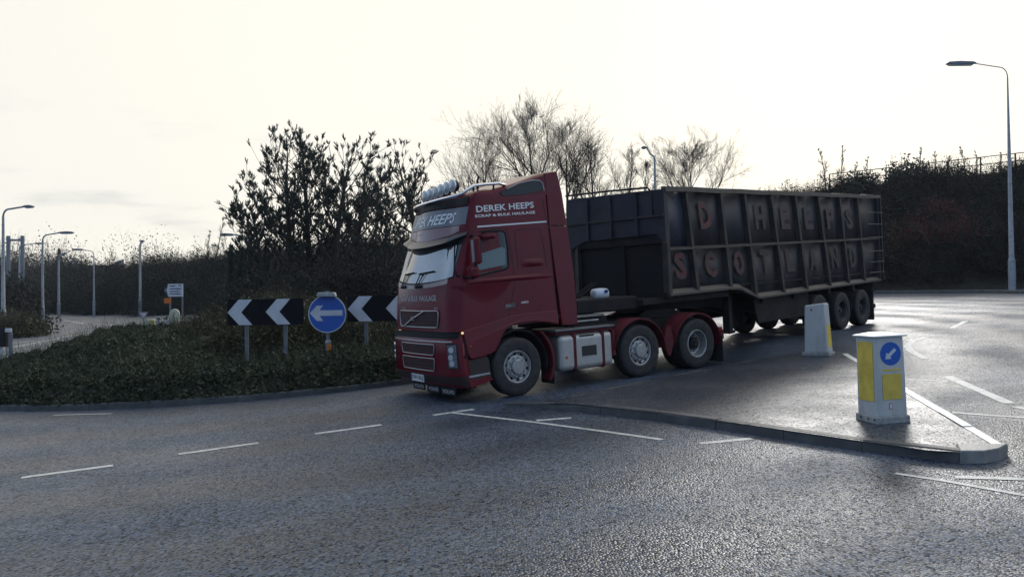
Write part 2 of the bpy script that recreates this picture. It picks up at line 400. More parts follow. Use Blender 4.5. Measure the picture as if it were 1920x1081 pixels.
for r in rings:
    p = ring(max(r, .5), 0, 2*math.pi*(n-1)/n, n); V.append(np.c_[p, mound(p[:, 0], p[:, 1])])
V.append(np.array([[RC[0], RC[1], mound(*RC)]]))
fs = [[i*n+k, i*n+(k+1) % n, (i+1)*n+(k+1) % n, (i+1)*n+k] for i in range(len(rings)-1) for k in range(n)]
k0 = (len(rings)-1)*n
me = bpy.data.meshes.new('roundabout_ground'); me.from_pydata([tuple(p) for p in np.concatenate(V)], [], fs + [(k0+k, k0+(k+1) % n, len(rings)*n) for k in range(n)])
tag(link('roundabout_ground', me, SOIL, smooth=True), 'earth mound of the roundabout island', kind='structure')

def kerb_run(name, label, pts, w=.13, h=.12, L=.9, side=1, m=KERB, hfun=None):
    """kerb stones along a ground polyline; each stone its own piece with a joint between"""
    root = empty(name, (0, 0, 0)); tag(root, label, kind='structure')
    P = [np.array(p[:2]) for p in pts]; seg = [np.linalg.norm(b-a) for a, b in zip(P[:-1], P[1:])]; tot = sum(seg)
    cum = np.concatenate([[0], np.cumsum(seg)])
    def pos(s):
        i = min(max(np.searchsorted(cum, s)-1, 0), len(seg)-1); return P[i] + (P[i+1]-P[i])*(s-cum[i])/seg[i]
    k = int(tot/L)
    for i in range(k):
        s0, s1 = i*tot/k + .004, (i+1)*tot/k - .004
        b = MB(); jz = random.uniform(-.006, .006); jn = random.uniform(-.006, .006)
        sub = 1 if hfun is None else 1
        V = []
        for s in (s0, s1):
            p = pos(s); d = pos(min(s+.05, tot)) - pos(max(s-.05, 0)); d /= np.linalg.norm(d); nn = np.array([-d[1], d[0]])*side
            hh = h if hfun is None else hfun(s)
            q0 = p + nn*jn; q1 = p + nn*(w+jn); z0 = float(G(*q0)); z1 = float(G(*q1))
            V += [(*q0, z0-.05), (*(q0+nn*.006), z0+hh*.8+jz), (*(q0+nn*.028), z0+hh+jz), (*q1, z1+hh+jz), (*q1, z1-.05)]
        b.add(V, [(i_, (i_+1) % 5, 5+(i_+1) % 5, 5+i_) for i_ in range(5)] + [(0, 1, 2, 3, 4), (9, 8, 7, 6, 5)])
        b.build('kerb_stone', m, root)
    return root
a_near = math.atan2(*( _pts[2]-RC)[::-1])
kerb_run('roundabout_kerb', 'dark kerb stones curving round the planted roundabout', ring(RR, a_near-1.2, a_near+1.3, 90), side=1)

# ------------------------------------------------------------------ splitter island with the two bollards
def islpt(px, py, dz=0.12): return on_ground(px, py, dz)[:2]
front = [on_ground(*p)[:2] for p in [(942, 758), (1080, 771), (1250, 790), (1420, 815), (1600, 843), (1740, 864), (1800, 868)]]
nose = [on_ground(*p)[:2] for p in [(1846, 868), (1874, 863), (1890, 854)]]
right = [islpt(*p) for p in [(1886, 833), (1800, 783), (1702, 727), (1640, 690), (1592, 662)]]
back = [islpt(*p) for p in [(1560, 655), (1480, 662), (1360, 682), (1200, 714), (1060, 742)]]
outline = front + nose + right + back
cent = np.mean(outline, axis=0)
def hblend(p):   # the island runs out flush with the road at its left tip
    d = np.linalg.norm(np.array(p[:2]) - front[0]); return .02 + .10*float(sstep(.0, 1.6, d))
# paved top, a fine grid clipped to the outline
def inside(poly, p):
    c = False; j = len(poly)-1
    for i in range(len(poly)):
        if (poly[i][1] > p[1]) != (poly[j][1] > p[1]) and p[0] < (poly[j][0]-poly[i][0])*(p[1]-poly[i][1])/(poly[j][1]-poly[i][1])+poly[i][0]: c = not c
        j = i
    return c
bm = bmesh.new()
vs = [bm.verts.new((p[0], p[1], 0)) for p in outline]
face = bm.faces.new(vs)
bmesh.ops.triangulate(bm, faces=[face])
bmesh.ops.subdivide_edges(bm, edges=bm.edges[:], cuts=4, use_grid_fill=True)
for v in bm.verts: v.co.z = float(G(v.co.x, v.co.y)) + hblend(v.co) - .006
bmesh.ops.recalc_face_normals(bm, faces=bm.faces)
if sum(f.normal.z for f in bm.faces) < 0: bmesh.ops.reverse_faces(bm, faces=bm.faces)
me = bpy.data.meshes.new('traffic_island'); bm.to_mesh(me); bm.free()
isl = tag(link('traffic_island', me, PAVE), 'low wet asphalt island between the two carriageways', kind='structure')
fl = [np.linalg.norm(b-a) for a, b in zip(front[:-1], front[1:])]
kerb_run('traffic_island_kerb', 'dark kerb stones along the near side of the traffic island', front, side=1, w=.14, hfun=lambda s: .022 + .10*float(sstep(.0, 1.6, s)))
kerb_run('traffic_island_kerb', 'kerb stones along the far side of the traffic island behind the lorry', back[1:] , side=1, w=.12, h=.11)
kerb_run('traffic_island_kerb', 'pale kerb stones along the right side of the traffic island, sky sheen put into their colour', right, side=1, w=.13, h=.125, m=mat('kerb_pale_sky_sheen', (.78, .77, .70), .4, var=.1, scale=6, dirt=(.25, .25, .24), dirt_amt=.35, dirt_scale=8))  # pale concrete whitened further to paint in the sky's reflection on its top
# concrete nose quadrant
b = MB(); qp = [front[-1], *nose, right[0], on_ground(1792, 833, .12)[:2]]
v0 = [(*p, float(G(*p))-.04) for p in qp]; v1 = [(*p, float(G(*p))+.118) for p in qp]; v2 = [(*(p+(np.mean(qp, axis=0)-p)*.06), float(G(*p))+.131) for p in qp]
k = len(qp)
b.add(v0+v1+v2, [(i, (i+1) % k, k+(i+1) % k, k+i) for i in range(k)] + [(k+i, k+(i+1) % k, 2*k+(i+1) % k, 2*k+i) for i in range(k)] + [tuple(range(2*k, 3*k))])
o = b.build('kerb_stone', mat('nose_concrete', (.22, .22, .21), .5, var=.25, scale=5, bump=.3, bscale=50, dirt=(.06, .06, .06), dirt_amt=.5, dirt_scale=4))
o.parent = isl
o['label'] = 'pale rounded concrete quadrant at the island nose'

# far right kerb
kerb_run('roadside_kerb', 'far kerb along the foot of the right embankment', [on_ground(1640, 550)[:2], on_ground(1760, 549)[:2], on_ground(1860, 549)[:2], on_ground(1960, 551)[:2], on_ground(2100, 556)[:2]][::-1], side=-1, w=.15, h=.14, L=.95)

# ------------------------------------------------------------------ embankment
TOP = np.array([(75, 18), (52, 36), (33, 52), (23, 61), (0, 74), (-29, 88), (-60, 124), (-99, 182), (-170, 300), (-260, 420)], float)
def resample(P, step):
    seg = np.linalg.norm(np.diff(P, axis=0), axis=1); c = np.r_[0, np.cumsum(seg)]; s = np.arange(0, c[-1], step)
    # smooth by averaging a window along the line
    q = np.stack([np.interp(s, c, P[:, k]) for k in range(P.shape[1])], 1)
    for _ in range(6): q[1:-1] = (q[:-2]+q[1:-1]*2+q[2:])/4
    return q
TP = resample(TOP, 2.0)
TD = np.gradient(TP, axis=0); TD /= np.linalg.norm(TD, axis=1)[:, None]
TN = np.stack([-TD[:, 1], TD[:, 0]], 1)
TN[(TN*(-TP)).sum(1) < 0] *= -1            # towards the camera
TZ = np.interp(TP[:, 0], [-99, -88, -75, -60, -41, -28, -12, 10, 23, 40], [9.8, 9.6, 7.2, 6.6, 6.3, 6.9, 7.0, 8.8, 10.4, 10.4])
FOOT = TP + TN*np.interp(TP[:, 0], [-100, -30, 20], [10, 12, 13])[:, None]
def bankpt(i, w):
    i0 = np.clip(np.floor(i).astype(int), 0, len(TP)-2); t = (i-i0)[:, None]
    tp = TP[i0]*(1-t)+TP[i0+1]*t; fp = FOOT[i0]*(1-t)+FOOT[i0+1]*t; tz = TZ[i0]
    p = fp*(1-w[:, None]) + tp*w[:, None]; fz = G(fp[:, 0], fp[:, 1])
    return np.c_[p, fz*(1-w) + tz*w]
V = []
ws = [0, .33, .66, 1.0]
nI = len(TP)
for w in ws: V.append(bankpt(np.arange(nI-1, dtype=float), np.full(nI-1, w)))
back1 = np.c_[TP[:-1]-TN[:-1]*9, TZ[:-1]+.1]; back2 = np.c_[TP[:-1]-TN[:-1]*30, TZ[:-1]-4]
V += [back1, back2]
m_ = nI-1
f = [[i*m_+k, i*m_+k+1, (i+1)*m_+k+1, (i+1)*m_+k] for i in range(len(V)-1) for k in range(m_-1)]
me = bpy.data.meshes.new('embankment'); me.from_pydata([tuple(p) for p in np.concatenate(V)], [], f); me.update()
tag(link('embankment', me, SOIL, smooth=True), 'steep earth embankment of the raised road behind everything', kind='structure')
# grass verge on the left of the far road

# ------------------------------------------------------------------ foliage builders
def unit(n, up=0.0):
    v = rng.normal(size=(n, 3)); v[:, 2] += up; return v/np.linalg.norm(v, axis=1)[:, None]
def leaves(p, size, aspect=.55, up=0.0, axis=None):
    """diamond leaves at points p"""
    n = len(p); a = unit(n, up) if axis is None else axis
    b = np.cross(a, unit(n)); b /= np.linalg.norm(b, axis=1)[:, None] + 1e-9
    s = np.broadcast_to(size, (n,))[:, None]
    a = a*s*.5; b = b*s*.5*aspect
    v = np.stack([p-a, p+b, p+a, p-b], 1).reshape(-1, 3)
    return v, np.arange(4*n).reshape(-1, 4)
def twigs(p, d, ln, w):
    n = len(p); s = np.cross(d, unit(n)); s /= np.linalg.norm(s, axis=1)[:, None] + 1e-9
    ln = np.broadcast_to(ln, (n,))[:, None]; w = np.broadcast_to(w, (n,))[:, None]
    e = p + d*ln
    v = np.stack([p-s*w*.5, p+s*w*.5, e+s*w*.12, e-s*w*.12], 1).reshape(-1, 3)
    return v, np.arange(4*n).reshape(-1, 4)
def join(*vf):
    V = []; Fx = []; k = 0
    for v, f in vf: V.append(v); Fx.append(f+k); k += len(v)
    return np.concatenate(V), np.concatenate(Fx)
def bush_cloud(C, R, H, nl, ls):
    """leaf positions of many bushes at once: C (m,3) feet, R radius, H height"""
    m = len(C); i = np.repeat(np.arange(m), nl); k = len(i)
    d = unit(k); d[:, 2] = np.abs(d[:, 2])
    ph = rng.uniform(0, 6.28, (m, 6))[i]
    az = np.arctan2(d[:, 1], d[:, 0])
    lump = 1 + .22*np.sin(3*az+ph[:, 0]) + .18*np.sin(5*az+ph[:, 1]+4*d[:, 2]) + .14*np.sin(9*d[:, 2]+ph[:, 2]+2*az)
    rr = rng.uniform(.35, 1.0, k)**.6*lump
    p = C[i] + np.c_[d[:, 0]*R[i]*rr, d[:, 1]*R[i]*rr, d[:, 2]*H[i]*rr]
    return p, d, i
def thicket(name, label, C, R, H, nl, ls, nt, m, mt=None, kind='stuff', tw=.02, tl=(.5, 1.3)):
    p, d, i = bush_cloud(C, R, H, nl, ls)
    a = leaves(p, rng.uniform(.6, 1.4, len(p))*ls)
    p2, d2, _ = bush_cloud(C, R*.85, H*.85, nt, ls)
    dd = d2*.5 + np.array([0, 0, .7]) + rng.normal(size=d2.shape)*.3; dd /= np.linalg.norm(dd, axis=1)[:, None]
    t = twigs(p2, dd, rng.uniform(*tl, len(p2)), tw)
    v, f = join(a, t)
    o = link(name, npmesh(name, v, f), m)
    return tag(o, label, kind=kind)

BRUSH = leaf_mat('brush', [(.014, .016, .014), (.026, .027, .022), (.046, .042, .032)], .9, 0)
BRUSH2 = leaf_mat('brush_brown', [(.022, .016, .014), (.045, .028, .022), (.08, .045, .032)], .8, 0)
IVY = leaf_mat('ivy', [(.014, .021, .013), (.024, .038, .020), (.036, .052, .026), (.054, .056, .030), (.090, .10, .052)], .6, .08)
GREENB = leaf_mat('scrub_green', [(.020, .024, .015), (.046, .048, .026), (.095, .085, .040)], .7, .1)
REDL = leaf_mat('russet', [(.045, .019, .018), (.10, .034, .030), (.19, .062, .048)], .8, .1)
NEEDLE = leaf_mat('needles', [(.016, .026, .022), (.030, .044, .036), (.055, .070, .054)], .6, .1)
BARK = mat('bark', (.040, .034, .030), .9, var=.3, scale=6)
BARKG = mat('bark_grey', (.060, .052, .046), .9, var=.3, scale=6)

# ---- ivy on the roundabout: nobody could count it
def in_view_of(p, lo=-140, hi=2060):
    q = p - CAM; z = q@f0; x = CX + FPX*(q@CR)/z
    return (z > 1) & (x > lo) & (x < hi)
nn_ = 420000
th = rng.uniform(0, 2*math.pi, nn_); dd_ = np.where(rng.uniform(size=nn_) < .6, np.abs(rng.exponential(2.2, nn_)), RR*(1-np.sqrt(rng.uniform(size=nn_)))); rr_ = RR - .02 - dd_
ok = rr_ > 0; th, rr_, dd_ = th[ok], rr_[ok], dd_[ok]
st_ = np.sin(th); px_ = RC[0]+rr_*np.cos(th); py_ = RC[1]+rr_*np.where(st_ > 0, st_/EGG, st_)
p = np.c_[px_, py_, mound(px_, py_)]
keep = in_view_of(p, -120, 960) & (p[:, 1] < RC[1]+11); p = p[keep]; dd_ = dd_[keep]
hump = .5+.5*np.sin(p[:, 0]*2.1+np.sin(p[:, 1]*1.7)*1.3)*np.sin(p[:, 1]*1.9+.6+np.sin(p[:, 0]*.9))
hmax = .05 + .15*hump**1.5*(.6+.8*np.sin(p[:, 0]*5.3+p[:, 1]*3.1)**2)
edge = dd_ < .35
p[:, 2] += rng.uniform(-.03, 1, len(p))**1.0*hmax
over = rng.uniform(size=len(p)) < .5
p[:, 2] -= np.where(edge & over, rng.uniform(0, .35, len(p)), 0)
v1 = leaves(p, rng.uniform(.035, .085, len(p))*(.6+.9*rng.uniform(size=len(p))**3)*1.15, .8, up=.4)
q = p[rng.uniform(size=len(p)) < .035]
v2 = twigs(q, unit(len(q), 1.6), rng.uniform(.12, .55, len(q)), .010)
v, f = join(v1, v2)
tag(link('ivy_ground_cover', npmesh('ivy_ground_cover', v, f), IVY), 'dark ivy and low brambles covering the roundabout', kind='stuff')

# ---- scrub behind the chevrons
def px_feet(n, xr, dr, base):
    x = rng.uniform(*xr, n); y = rng.uniform(*dr, n)
    X = (x-CX)/FPX*y
    return np.c_[X, y, base(X, y)]
C = px_feet(90, (450, 800), (27, 37), mound); C[:, 2] -= np.interp(C[:, 0]/C[:, 1]*FPX+CX, [450, 560, 650], [1.3, .8, .5])
H = rng.uniform(1.3, 2.8, len(C))*np.interp((C[:, 0]/C[:, 1]*FPX+CX), [385, 440, 560, 760], [.62, .9, 1.0, 1.0])
thicket('scrub_thicket', 'dense dark scrub under the pines on the roundabout', C, rng.uniform(.9, 1.7, len(C)), H, 4200, .095, 420, BRUSH, tw=.012)
C = np.concatenate([px_feet(95, (430, 800), (20.3, 27), mound), px_feet(26, (350, 440), (23, 33), mound)]); C[:, 2] -= np.where(np.arange(len(C)) >= 95, .45, .15)
H = rng.uniform(.35, .95, len(C))
thicket('low_scrub', 'green brown low scrub behind the chevron posts', C, rng.uniform(.5, 1.0, len(C)), H, 1300, .085, 130, GREENB, tw=.012, tl=(.3, .8))

# ---- embankment thickets
def bank_feet(n, x0, x1, w0, w1):
    i = np.arange(nI-2)[(TP[:-2, 0] > x0) & (TP[:-2, 0] < x1)]
    ii = rng.uniform(i.min(), i.max(), n); return bankpt(ii, rng.uniform(w0, w1, n))
C = bank_feet(330, 10, 60, .02, .90)
R = rng.uniform(1.1, 2.2, len(C)); H = rng.uniform(1.4, 2.7, len(C))*np.interp(C[:, 2], [2, 8, 10.5], [1, .85, .5])
thicket('embankment_thicket', 'dark tangled brushwood on the embankment right of the trailer', C, R, H, 2600, .12, 240, BRUSH)
C = bank_feet(70, 19, 48, .15, .8); R = rng.uniform(1.0, 1.8, len(C))
thicket('bramble_thicket', 'brown dead bramble growth on the right embankment', C, R, R*1.3, 2200, .11, 220, BRUSH2)
C = bank_feet(420, -70, 14, .02, .95); R = rng.uniform(1.2, 3.2, len(C))
H = rng.uniform(1.5, 3.2, len(C))*np.interp(C[:, 2], [2, 5, 7, 10], [1, .7, .35, .3])*np.where(rng.uniform(size=len(C)) < .22, rng.uniform(1.3, 2.6, len(C)), 1)
thicket('distant_thicket', 'dark bushes covering the embankment behind the roundabout', C, R, H, 2000, .19, 260, BRUSH, tw=.025, tl=(.8, 2.0))
C = bank_feet(150, -150, -66, .0, .75); R = rng.uniform(2.5, 4.5, len(C))
thicket('distant_thicket', 'dark woodland edge beside the far end of the left road', C, R, rng.uniform(2.5, 5, len(C)), 900, .42, 150, BRUSH, tw=.05, tl=(1, 2.5))
ta = on_ground(128, 583)[:2]; tb = on_ground(440, 603)[:2]; nv_ = np.array([-(tb-ta)[1], (tb-ta)[0]]); nv_ /= np.linalg.norm(nv_); nv_ *= np.sign(nv_[1])
q = rng.uniform(size=110)**.6; C = ta + (tb-ta)*q[:, None] + nv_*rng.uniform(.5, 16, (110, 1))*(.3+q[:, None]); C = np.c_[C, G(C[:, 0], C[:, 1])-.2]; R = rng.uniform(1.2, 2.4, len(C))
thicket('roadside_thicket', 'dark bushes along the right side of the left road', C, R, rng.uniform(1.6, 3.6, len(C)), 2000, .15, 260, BRUSH, tw=.022, tl=(.6, 1.6))
# hedge on the left side of the left road
C = px_feet(60, (-60, 50), (62, 110), G); R = rng.uniform(1.5, 2.6, len(C))
thicket('roadside_hedge', 'dark hedge on the left side of the left road', C, R, rng.uniform(2.2, 4.6, len(C)), 1300, .26, 160, BRUSH, tw=.03, tl=(.8, 2))
C = px_feet(50, (-60, 40), (46, 62), G); R = rng.uniform(1.0, 2.0, len(C))
thicket('roadside_scrub', 'low olive scrub on the verge left of the road', C, R, rng.uniform(.6, 1.3, len(C)), 1300, .17, 100, GREENB)
C = px_feet(85, (-80, 150), (190, 300), G); R = rng.uniform(5, 9, len(C))
thicket('far_wood', 'hazy bare wood at the far left horizon', C, R, rng.uniform(9, 17, len(C)), 700, .55, 420, BRUSH, tw=.07, tl=(2, 5))

# ------------------------------------------------------------------ trees
def skeleton_mesh(segs, sides=4):
    S = np.array(segs, float)           # p0 p1 r0 r1
    a = S[:, 3:6]-S[:, 0:3]; a /= np.linalg.norm(a, axis=1)[:, None]+1e-9
    ref = np.where(np.abs(a[:, 2:3]) > .9, np.array([[1., 0, 0]]), np.array([[0, 0, 1.]]))
    b = np.cross(a, ref); b /= np.linalg.norm(b, axis=1)[:, None]; c = np.cross(a, b)
    V = []
    for e, r in ((0, 6), (3, 7)):
        for k in range(sides):
            t = 2*math.pi*k/sides; V.append(S[:, e:e+3] + (b*math.cos(t)+c*math.sin(t))*S[:, r:r+1])
    v = np.stack(V, 1).reshape(-1, 3); n = len(S); o = np.arange(n)[:, None]*2*sides
    f = np.concatenate([np.concatenate([o+k, o+(k+1) % sides, o+sides+(k+1) % sides, o+sides+k], 1) for k in range(sides)])
    return v, f
def rot_about(d, ang, az):
    d = d/np.linalg.norm(d); ref = np.array([1., 0, 0]) if abs(d[0]) < .8 else np.array([0, 1., 0])
    a = np.cross(d, ref); a /= np.linalg.norm(a); b = np.cross(d, a)
    return d*math.cos(ang) + (a*math.cos(az)+b*math.sin(az))*math.sin(ang)
def bare_tree(R, height, spread, trunk, nlimb, depth=4, rlow=.22, dens=1.0, rmin=.008, lf=1.0):
    """winter tree: segments of the trunk and of the crown"""
    tr, cr = [], []; u = R.uniform; ga = [0.0]
    def limb(p, d, ln, r, lev):
        steps = (5, 4, 3, 3, 2)[min(lev-1, 4)]
        for s in range(steps):
            d = d + np.array([u(-1, 1), u(-1, 1), u(-1, 1)])*.17 + np.array([0, 0, .07]); d /= np.linalg.norm(d)
            q = p + d*ln/steps; r1 = max(rmin*.6, r*(1-.6/steps))
            cr.append((*p, *q, r, r1)); p, r = q, r1
            if lev < depth:
                kids = 2 if (lev > 1 or s > 0) and u(0, 1) < .55*dens else 1
                for _ in range(kids):
                    ga[0] += 2.4+u(-.5, .5)
                    limb(p, rot_about(d, u(.35, .75), ga[0]), ln*u(.42, .62), max(rmin, r*u(.5, .7)), lev+1)
    p = np.zeros(3); d = np.array([u(-.05, .05), u(-.05, .05), 1.0]); n = 10; r = trunk
    for s in range(n):
        d = d + np.array([u(-1, 1), u(-1, 1), 0])*.06; d /= np.linalg.norm(d)
        q = p + d*height*.92/n; r1 = trunk*(1-(s+1)/n)**.9 + .012
        tr.append((*p, *q, r, r1)); p, r = q, r1
        h = (s+1)/n
        if h > rlow:
            for _ in range(nlimb if h < .85 else 2):
                ga[0] += 2.4+u(-.5, .5)
                limb(p, rot_about(d, (1.05-.55*h)*u(.75, 1.1)*spread, ga[0]), height*lf*.40*(1.15-.95*h)*u(.8, 1.15), r*.5+.006, 1)
    return tr, cr
def place_tree(name, label, cat, group, pos, tr, cr, mt, mc, extra=None, sides=3, rz=0.0):
    root = empty(name, pos); root.rotation_euler[2] = rz; tag(root, label, cat, group)
    v, f = skeleton_mesh(tr, 7); link('trunk', npmesh('trunk', v, f), mt, root, smooth=True)
    if extra is None: v, f = skeleton_mesh(cr, sides); link('crown', npmesh('crown', v, f), mc, root)
    else:
        a = skeleton_mesh(cr, 4); me = npmesh('crown', *join(a, extra)); o = link('crown', me, mt, root); me.materials.append(mc)
        me.polygons.foreach_set('material_index', np.r_[np.zeros(len(a[1]), np.int32), np.ones(len(extra[1]), np.int32)])
    return root
def treepos(px, y, zoff=0.0):
    X = (px-CX)/FPX*y; i = np.argmin(np.hypot(TP[:, 0]-X, TP[:, 1]-y)); 
    dtop = np.hypot(*(TP[i]-np.array([X, y]))); z = max(float(G(X, y)), TZ[i]-dtop*.62)
    return np.array([X, y, z+zoff])
def height_to(px, py, y, z0): return at(px, py, y)[2] - z0
# bare trees on the embankment behind the lorry (pixel of trunk, distance, top, spread)
for px, y, top, sp, nl, dp, lf, lab in [
        (1012, 66, 228, 1.05, 2, 5, 1.5, 'tallest bare tree, rising straight above the cab deflector'),
        (915, 64, 275, 1.2, 2, 4, 1.5, 'wide bare tree left of the tallest one, above the cab roof lamps'),
        (1070, 67, 252, 1.05, 2, 4, 1.4, 'bare tree close on the right of the tallest one'),
        (1118, 65, 270, .95, 2, 4, 1.1, 'slender bare tree above the front of the trailer'),
        (1165, 64, 285, .9, 1, 4, 1.1, 'thin bare tree just left of the street lamp above the trailer'),
        (1205, 63, 304, .8, 1, 4, .9, 'smallest bare tree beside the street lamp above the trailer'),
        (1308, 70, 284, 1.35, 2, 5, 1.6, 'rounded bare tree alone above the middle of the trailer')]:
    P = treepos(px, y, -.2); hh = height_to(px, top, y, P[2])
    R = random.Random(px)
    tr, cr = bare_tree(R, hh, sp, .017*hh, nl, dp, .25, lf=lf, dens=.75 if dp == 5 else 1.0, rmin=.0065)
    place_tree('bare_tree', lab, 'tree', 'bare winter trees on the embankment', P, tr, cr, BARK, BARK)
for px, y, top, lab in [(400, 84, 402, 'pale spindly sapling left of the pines'), (385, 86, 428, 'small faint sapling at the left end of the railing'), (425, 84, 445, 'low sapling between the pale sapling and the pines')]:
    P = treepos(px, y, -.2); hh = height_to(px, top, y, P[2]); R = random.Random(px)
    tr, cr = bare_tree(R, hh, .6, .010*hh, 1, 3, .3, rmin=.010, lf=.5)
    place_tree('sapling', lab, 'tree', 'saplings by the left end of the railing', P, tr, cr, BARKG, BARKG)
sapl = [(1553, 272, 'thin bare sapling at the far left of those above the trailer tail'), (1582, 270, 'tallest bare sapling above the trailer tail'), (1601, 300, 'short bare sapling right of the tallest above the trailer tail'), (1627, 292, 'lone bare sapling left of the dark evergreen bush'),
        (1721, 275, 'bare sapling just right of the dark evergreen bush'), (1737, 302, 'low bare sapling second right of the dark evergreen bush'), (1756, 282, 'bare sapling in the middle of the railing stretch'), (1787, 290, 'bare sapling left of the twin topped one on the embankment'),
        (1803, 296, 'short bare sapling close to the twin topped one'), (1817, 270, 'twin topped bare sapling on the embankment'), (1836, 280, 'bare sapling left of the grey lamp column'), (1881, 284, 'bare sapling behind the grey lamp column'), (1906, 300, 'bare sapling at the right edge of the picture')]
for px, top, lab in sapl:
    y = np.interp(px, [1500, 1920], [62, 53.5]); P = treepos(px, y, -.1); hh = height_to(px, top, y, P[2]); R = random.Random(px)
    tr, cr = bare_tree(R, hh, .6, .011*hh, 1, 3, .2, rmin=.008, lf=.55)
    place_tree('sapling', lab, 'tree', 'bare saplings along the embankment top', P, tr, cr, BARK, BARK)

def pine(R, height, lean, crown_r, low):
    u = R.uniform; tr, cr = [], []; tips = []; p = np.zeros(3); d = np.array([lean[0], lean[1], 1.0]); d /= np.linalg.norm(d); n = 12; r = .022*height
    def bough(p, d, ln, r, lev):
        st = 4
        for s in range(st):
            d = d + np.array([u(-1, 1), u(-1, 1), u(-1, 1)])*.18 + np.array([0, 0, .16]); d /= np.linalg.norm(d)
            q = p + d*ln/st; r1 = max(.008, r*.78); cr.append((*p, *q, r, r1)); p, r = q, r1
            if lev < 1 or (lev == 1 and u(0, 1) < .16):
                for _ in range(2 if s > 1 else 1):
                    bough(p, rot_about(d, u(.5, 1.0), u(0, 6.28)), ln*u(.3, .52), r*.6, lev+1)
        tips.append((p, d))
    for s in range(n):
        d = d + np.array([u(-1, 1), u(-1, 1), .25])*.07; d /= np.linalg.norm(d)
        q = p + d*height/n*.97; r1 = .022*height*(1-(s+1)/n)**.75+.012; tr.append((*p, *q, r, r1)); p, r = q, r1
        h = (s+1)/n
        if h > low:
            k = 3 if h < .95 else 2
            a0 = u(0, 6.28)
            for j in range(k):
                ln = crown_r*1.25*(1.1-.72*((h-low)/(1-low))**2)*u(.7, 1.15)
                bough(p, rot_about(d, u(.75, 1.15), a0+j*6.28/k), ln, r*.5, 0 if h < .8 else 1)
    tips.append((p, d)); tips.append((p+d*.1, d)); tips.append((p+d*.2, d))
    T = np.array([t[0] for t in tips]); D = np.array([t[1] for t in tips])
    k = 11; i = np.repeat(np.arange(len(T)), k)
    ax = D[i]*.75 + unit(len(i))*.55 + np.array([0, 0, .25]); ax /= np.linalg.norm(ax, axis=1)[:, None]
    c = T[i] + D[i]*rng.uniform(-.12, .10, (len(i), 1)) + ax*.11
    return tr, cr, leaves(c, rng.uniform(.15, .30, len(i)), .20, axis=ax)
for px, y, top, tpx, cw, low, lab in [
        (545, 33.5, 264, 524, 1.9, .22, 'leftmost pine on the roundabout, with the tallest candle tip'),
        (590, 34.5, 279, 598, 1.9, .24, 'dark pine behind the blue arrow sign'),
        (622, 33.0, 276, 646, 1.8, .24, 'pine leaning right of the blue arrow sign'),
        (655, 35.5, 325, 690, 1.8, .22, 'lower spreading pine between the blue sign and the cab'),
        (500, 32.0, 395, 470, 1.5, .18, 'short pine at the left edge of the pine group'),
        (720, 36.5, 360, 716, 1.7, .2, 'shorter dark pine just left of the lorry windscreen'),
        (800, 38.5, 282, 776, 1.7, .35, 'thin topped pine rising behind the roof lamps of the cab')]:
    X = (px-CX)/FPX*y; P = np.array([X, y, float(mound(X, y))-.1]); hh = height_to(px, top, y, P[2]); R = random.Random(px)
    lean = ((tpx-px)/FPX*y/hh, 0)
    tr, cr, lf = pine(R, hh, lean, cw, low)
    place_tree('pine_tree', lab, 'tree', 'pines on the roundabout', P, tr, cr, BARK, NEEDLE, extra=lf)
for px, top, lab in [(433, 460, 'leftmost small conifer tip left of the pines'), (452, 464, 'second small conifer from the left of the pine group'), (470, 452, 'taller small conifer below the left lamp arm'), (486, 466, 'small conifer next to the taller one'), (499, 458, 'small conifer touching the pine group')]:
    y = 39.0; X = (px-CX)/FPX*y; P = np.array([X, y, float(mound(X, y))]); hh = height_to(px, top, y, P[2])
    tr = [(0, 0, 0, 0, 0, hh*.97, .05, .012)]; n = 420
    hz = rng.uniform(.15, 1, n)*hh; az = rng.uniform(0, 6.28, n); r_ = (1-hz/hh)**.6*.42*rng.uniform(.3, 1, n)
    p = np.c_[np.cos(az)*r_, np.sin(az)*r_, hz]; ax = np.c_[np.cos(az)*.5, np.sin(az)*.5, np.full(n, .9)]; ax /= np.linalg.norm(ax, axis=1)[:, None]
    root = empty('young_conifer', P); tag(root, lab, 'conifer', 'small conifers left of the pines')
    link('trunk', npmesh('trunk', *skeleton_mesh(tr, 5)), BARK, root); link('crown', npmesh('crown', *leaves(p, rng.uniform(.25, .45, n), .25, axis=ax)), NEEDLE, root)
def shrub(name, lab, pos, R, H, nl, ls, m, nt=200, lumps=5):
    root = empty(name, pos); tag(root, lab, 'shrub')
    o = rng.normal(size=(lumps, 3))*np.array([R*.45, R*.45, 0]); o[:, 2] = rng.uniform(0, H*.4, lumps)
    p, d, i = bush_cloud(o, np.full(lumps, R*.65), np.full(lumps, H*.65), nl//lumps, ls)
    link('crown', npmesh('crown', *leaves(p, rng.uniform(.6, 1.4, len(p))*ls)), m, root)
    n = 14; a = rng.uniform(0, 6.28, n); segs = [(0, 0, -.2, math.cos(t)*R*.5, math.sin(t)*R*.5, H*.7, .05, .012) for t in a]
    link('trunk', npmesh('trunk', *skeleton_mesh(segs, 5)), BARK, root)
    return root
for px, py, y, R, H, lab in [(1745, 425, 46.5, 1.5, 1.7, 'russet leaved shrub low on the embankment right of the trailer'), (1805, 430, 46.0, 1.9, 1.8, 'widest russet shrub in the middle of the right embankment'), (1770, 390, 49.0, 1.3, 1.2, 'upper russet shrub just under the railing')]:
    P = at(px, py, y-1.6); P[2] -= H*.55
    shrub('russet_shrub', lab, P, R*1.25, H*1.15, 1500, .10, REDL)
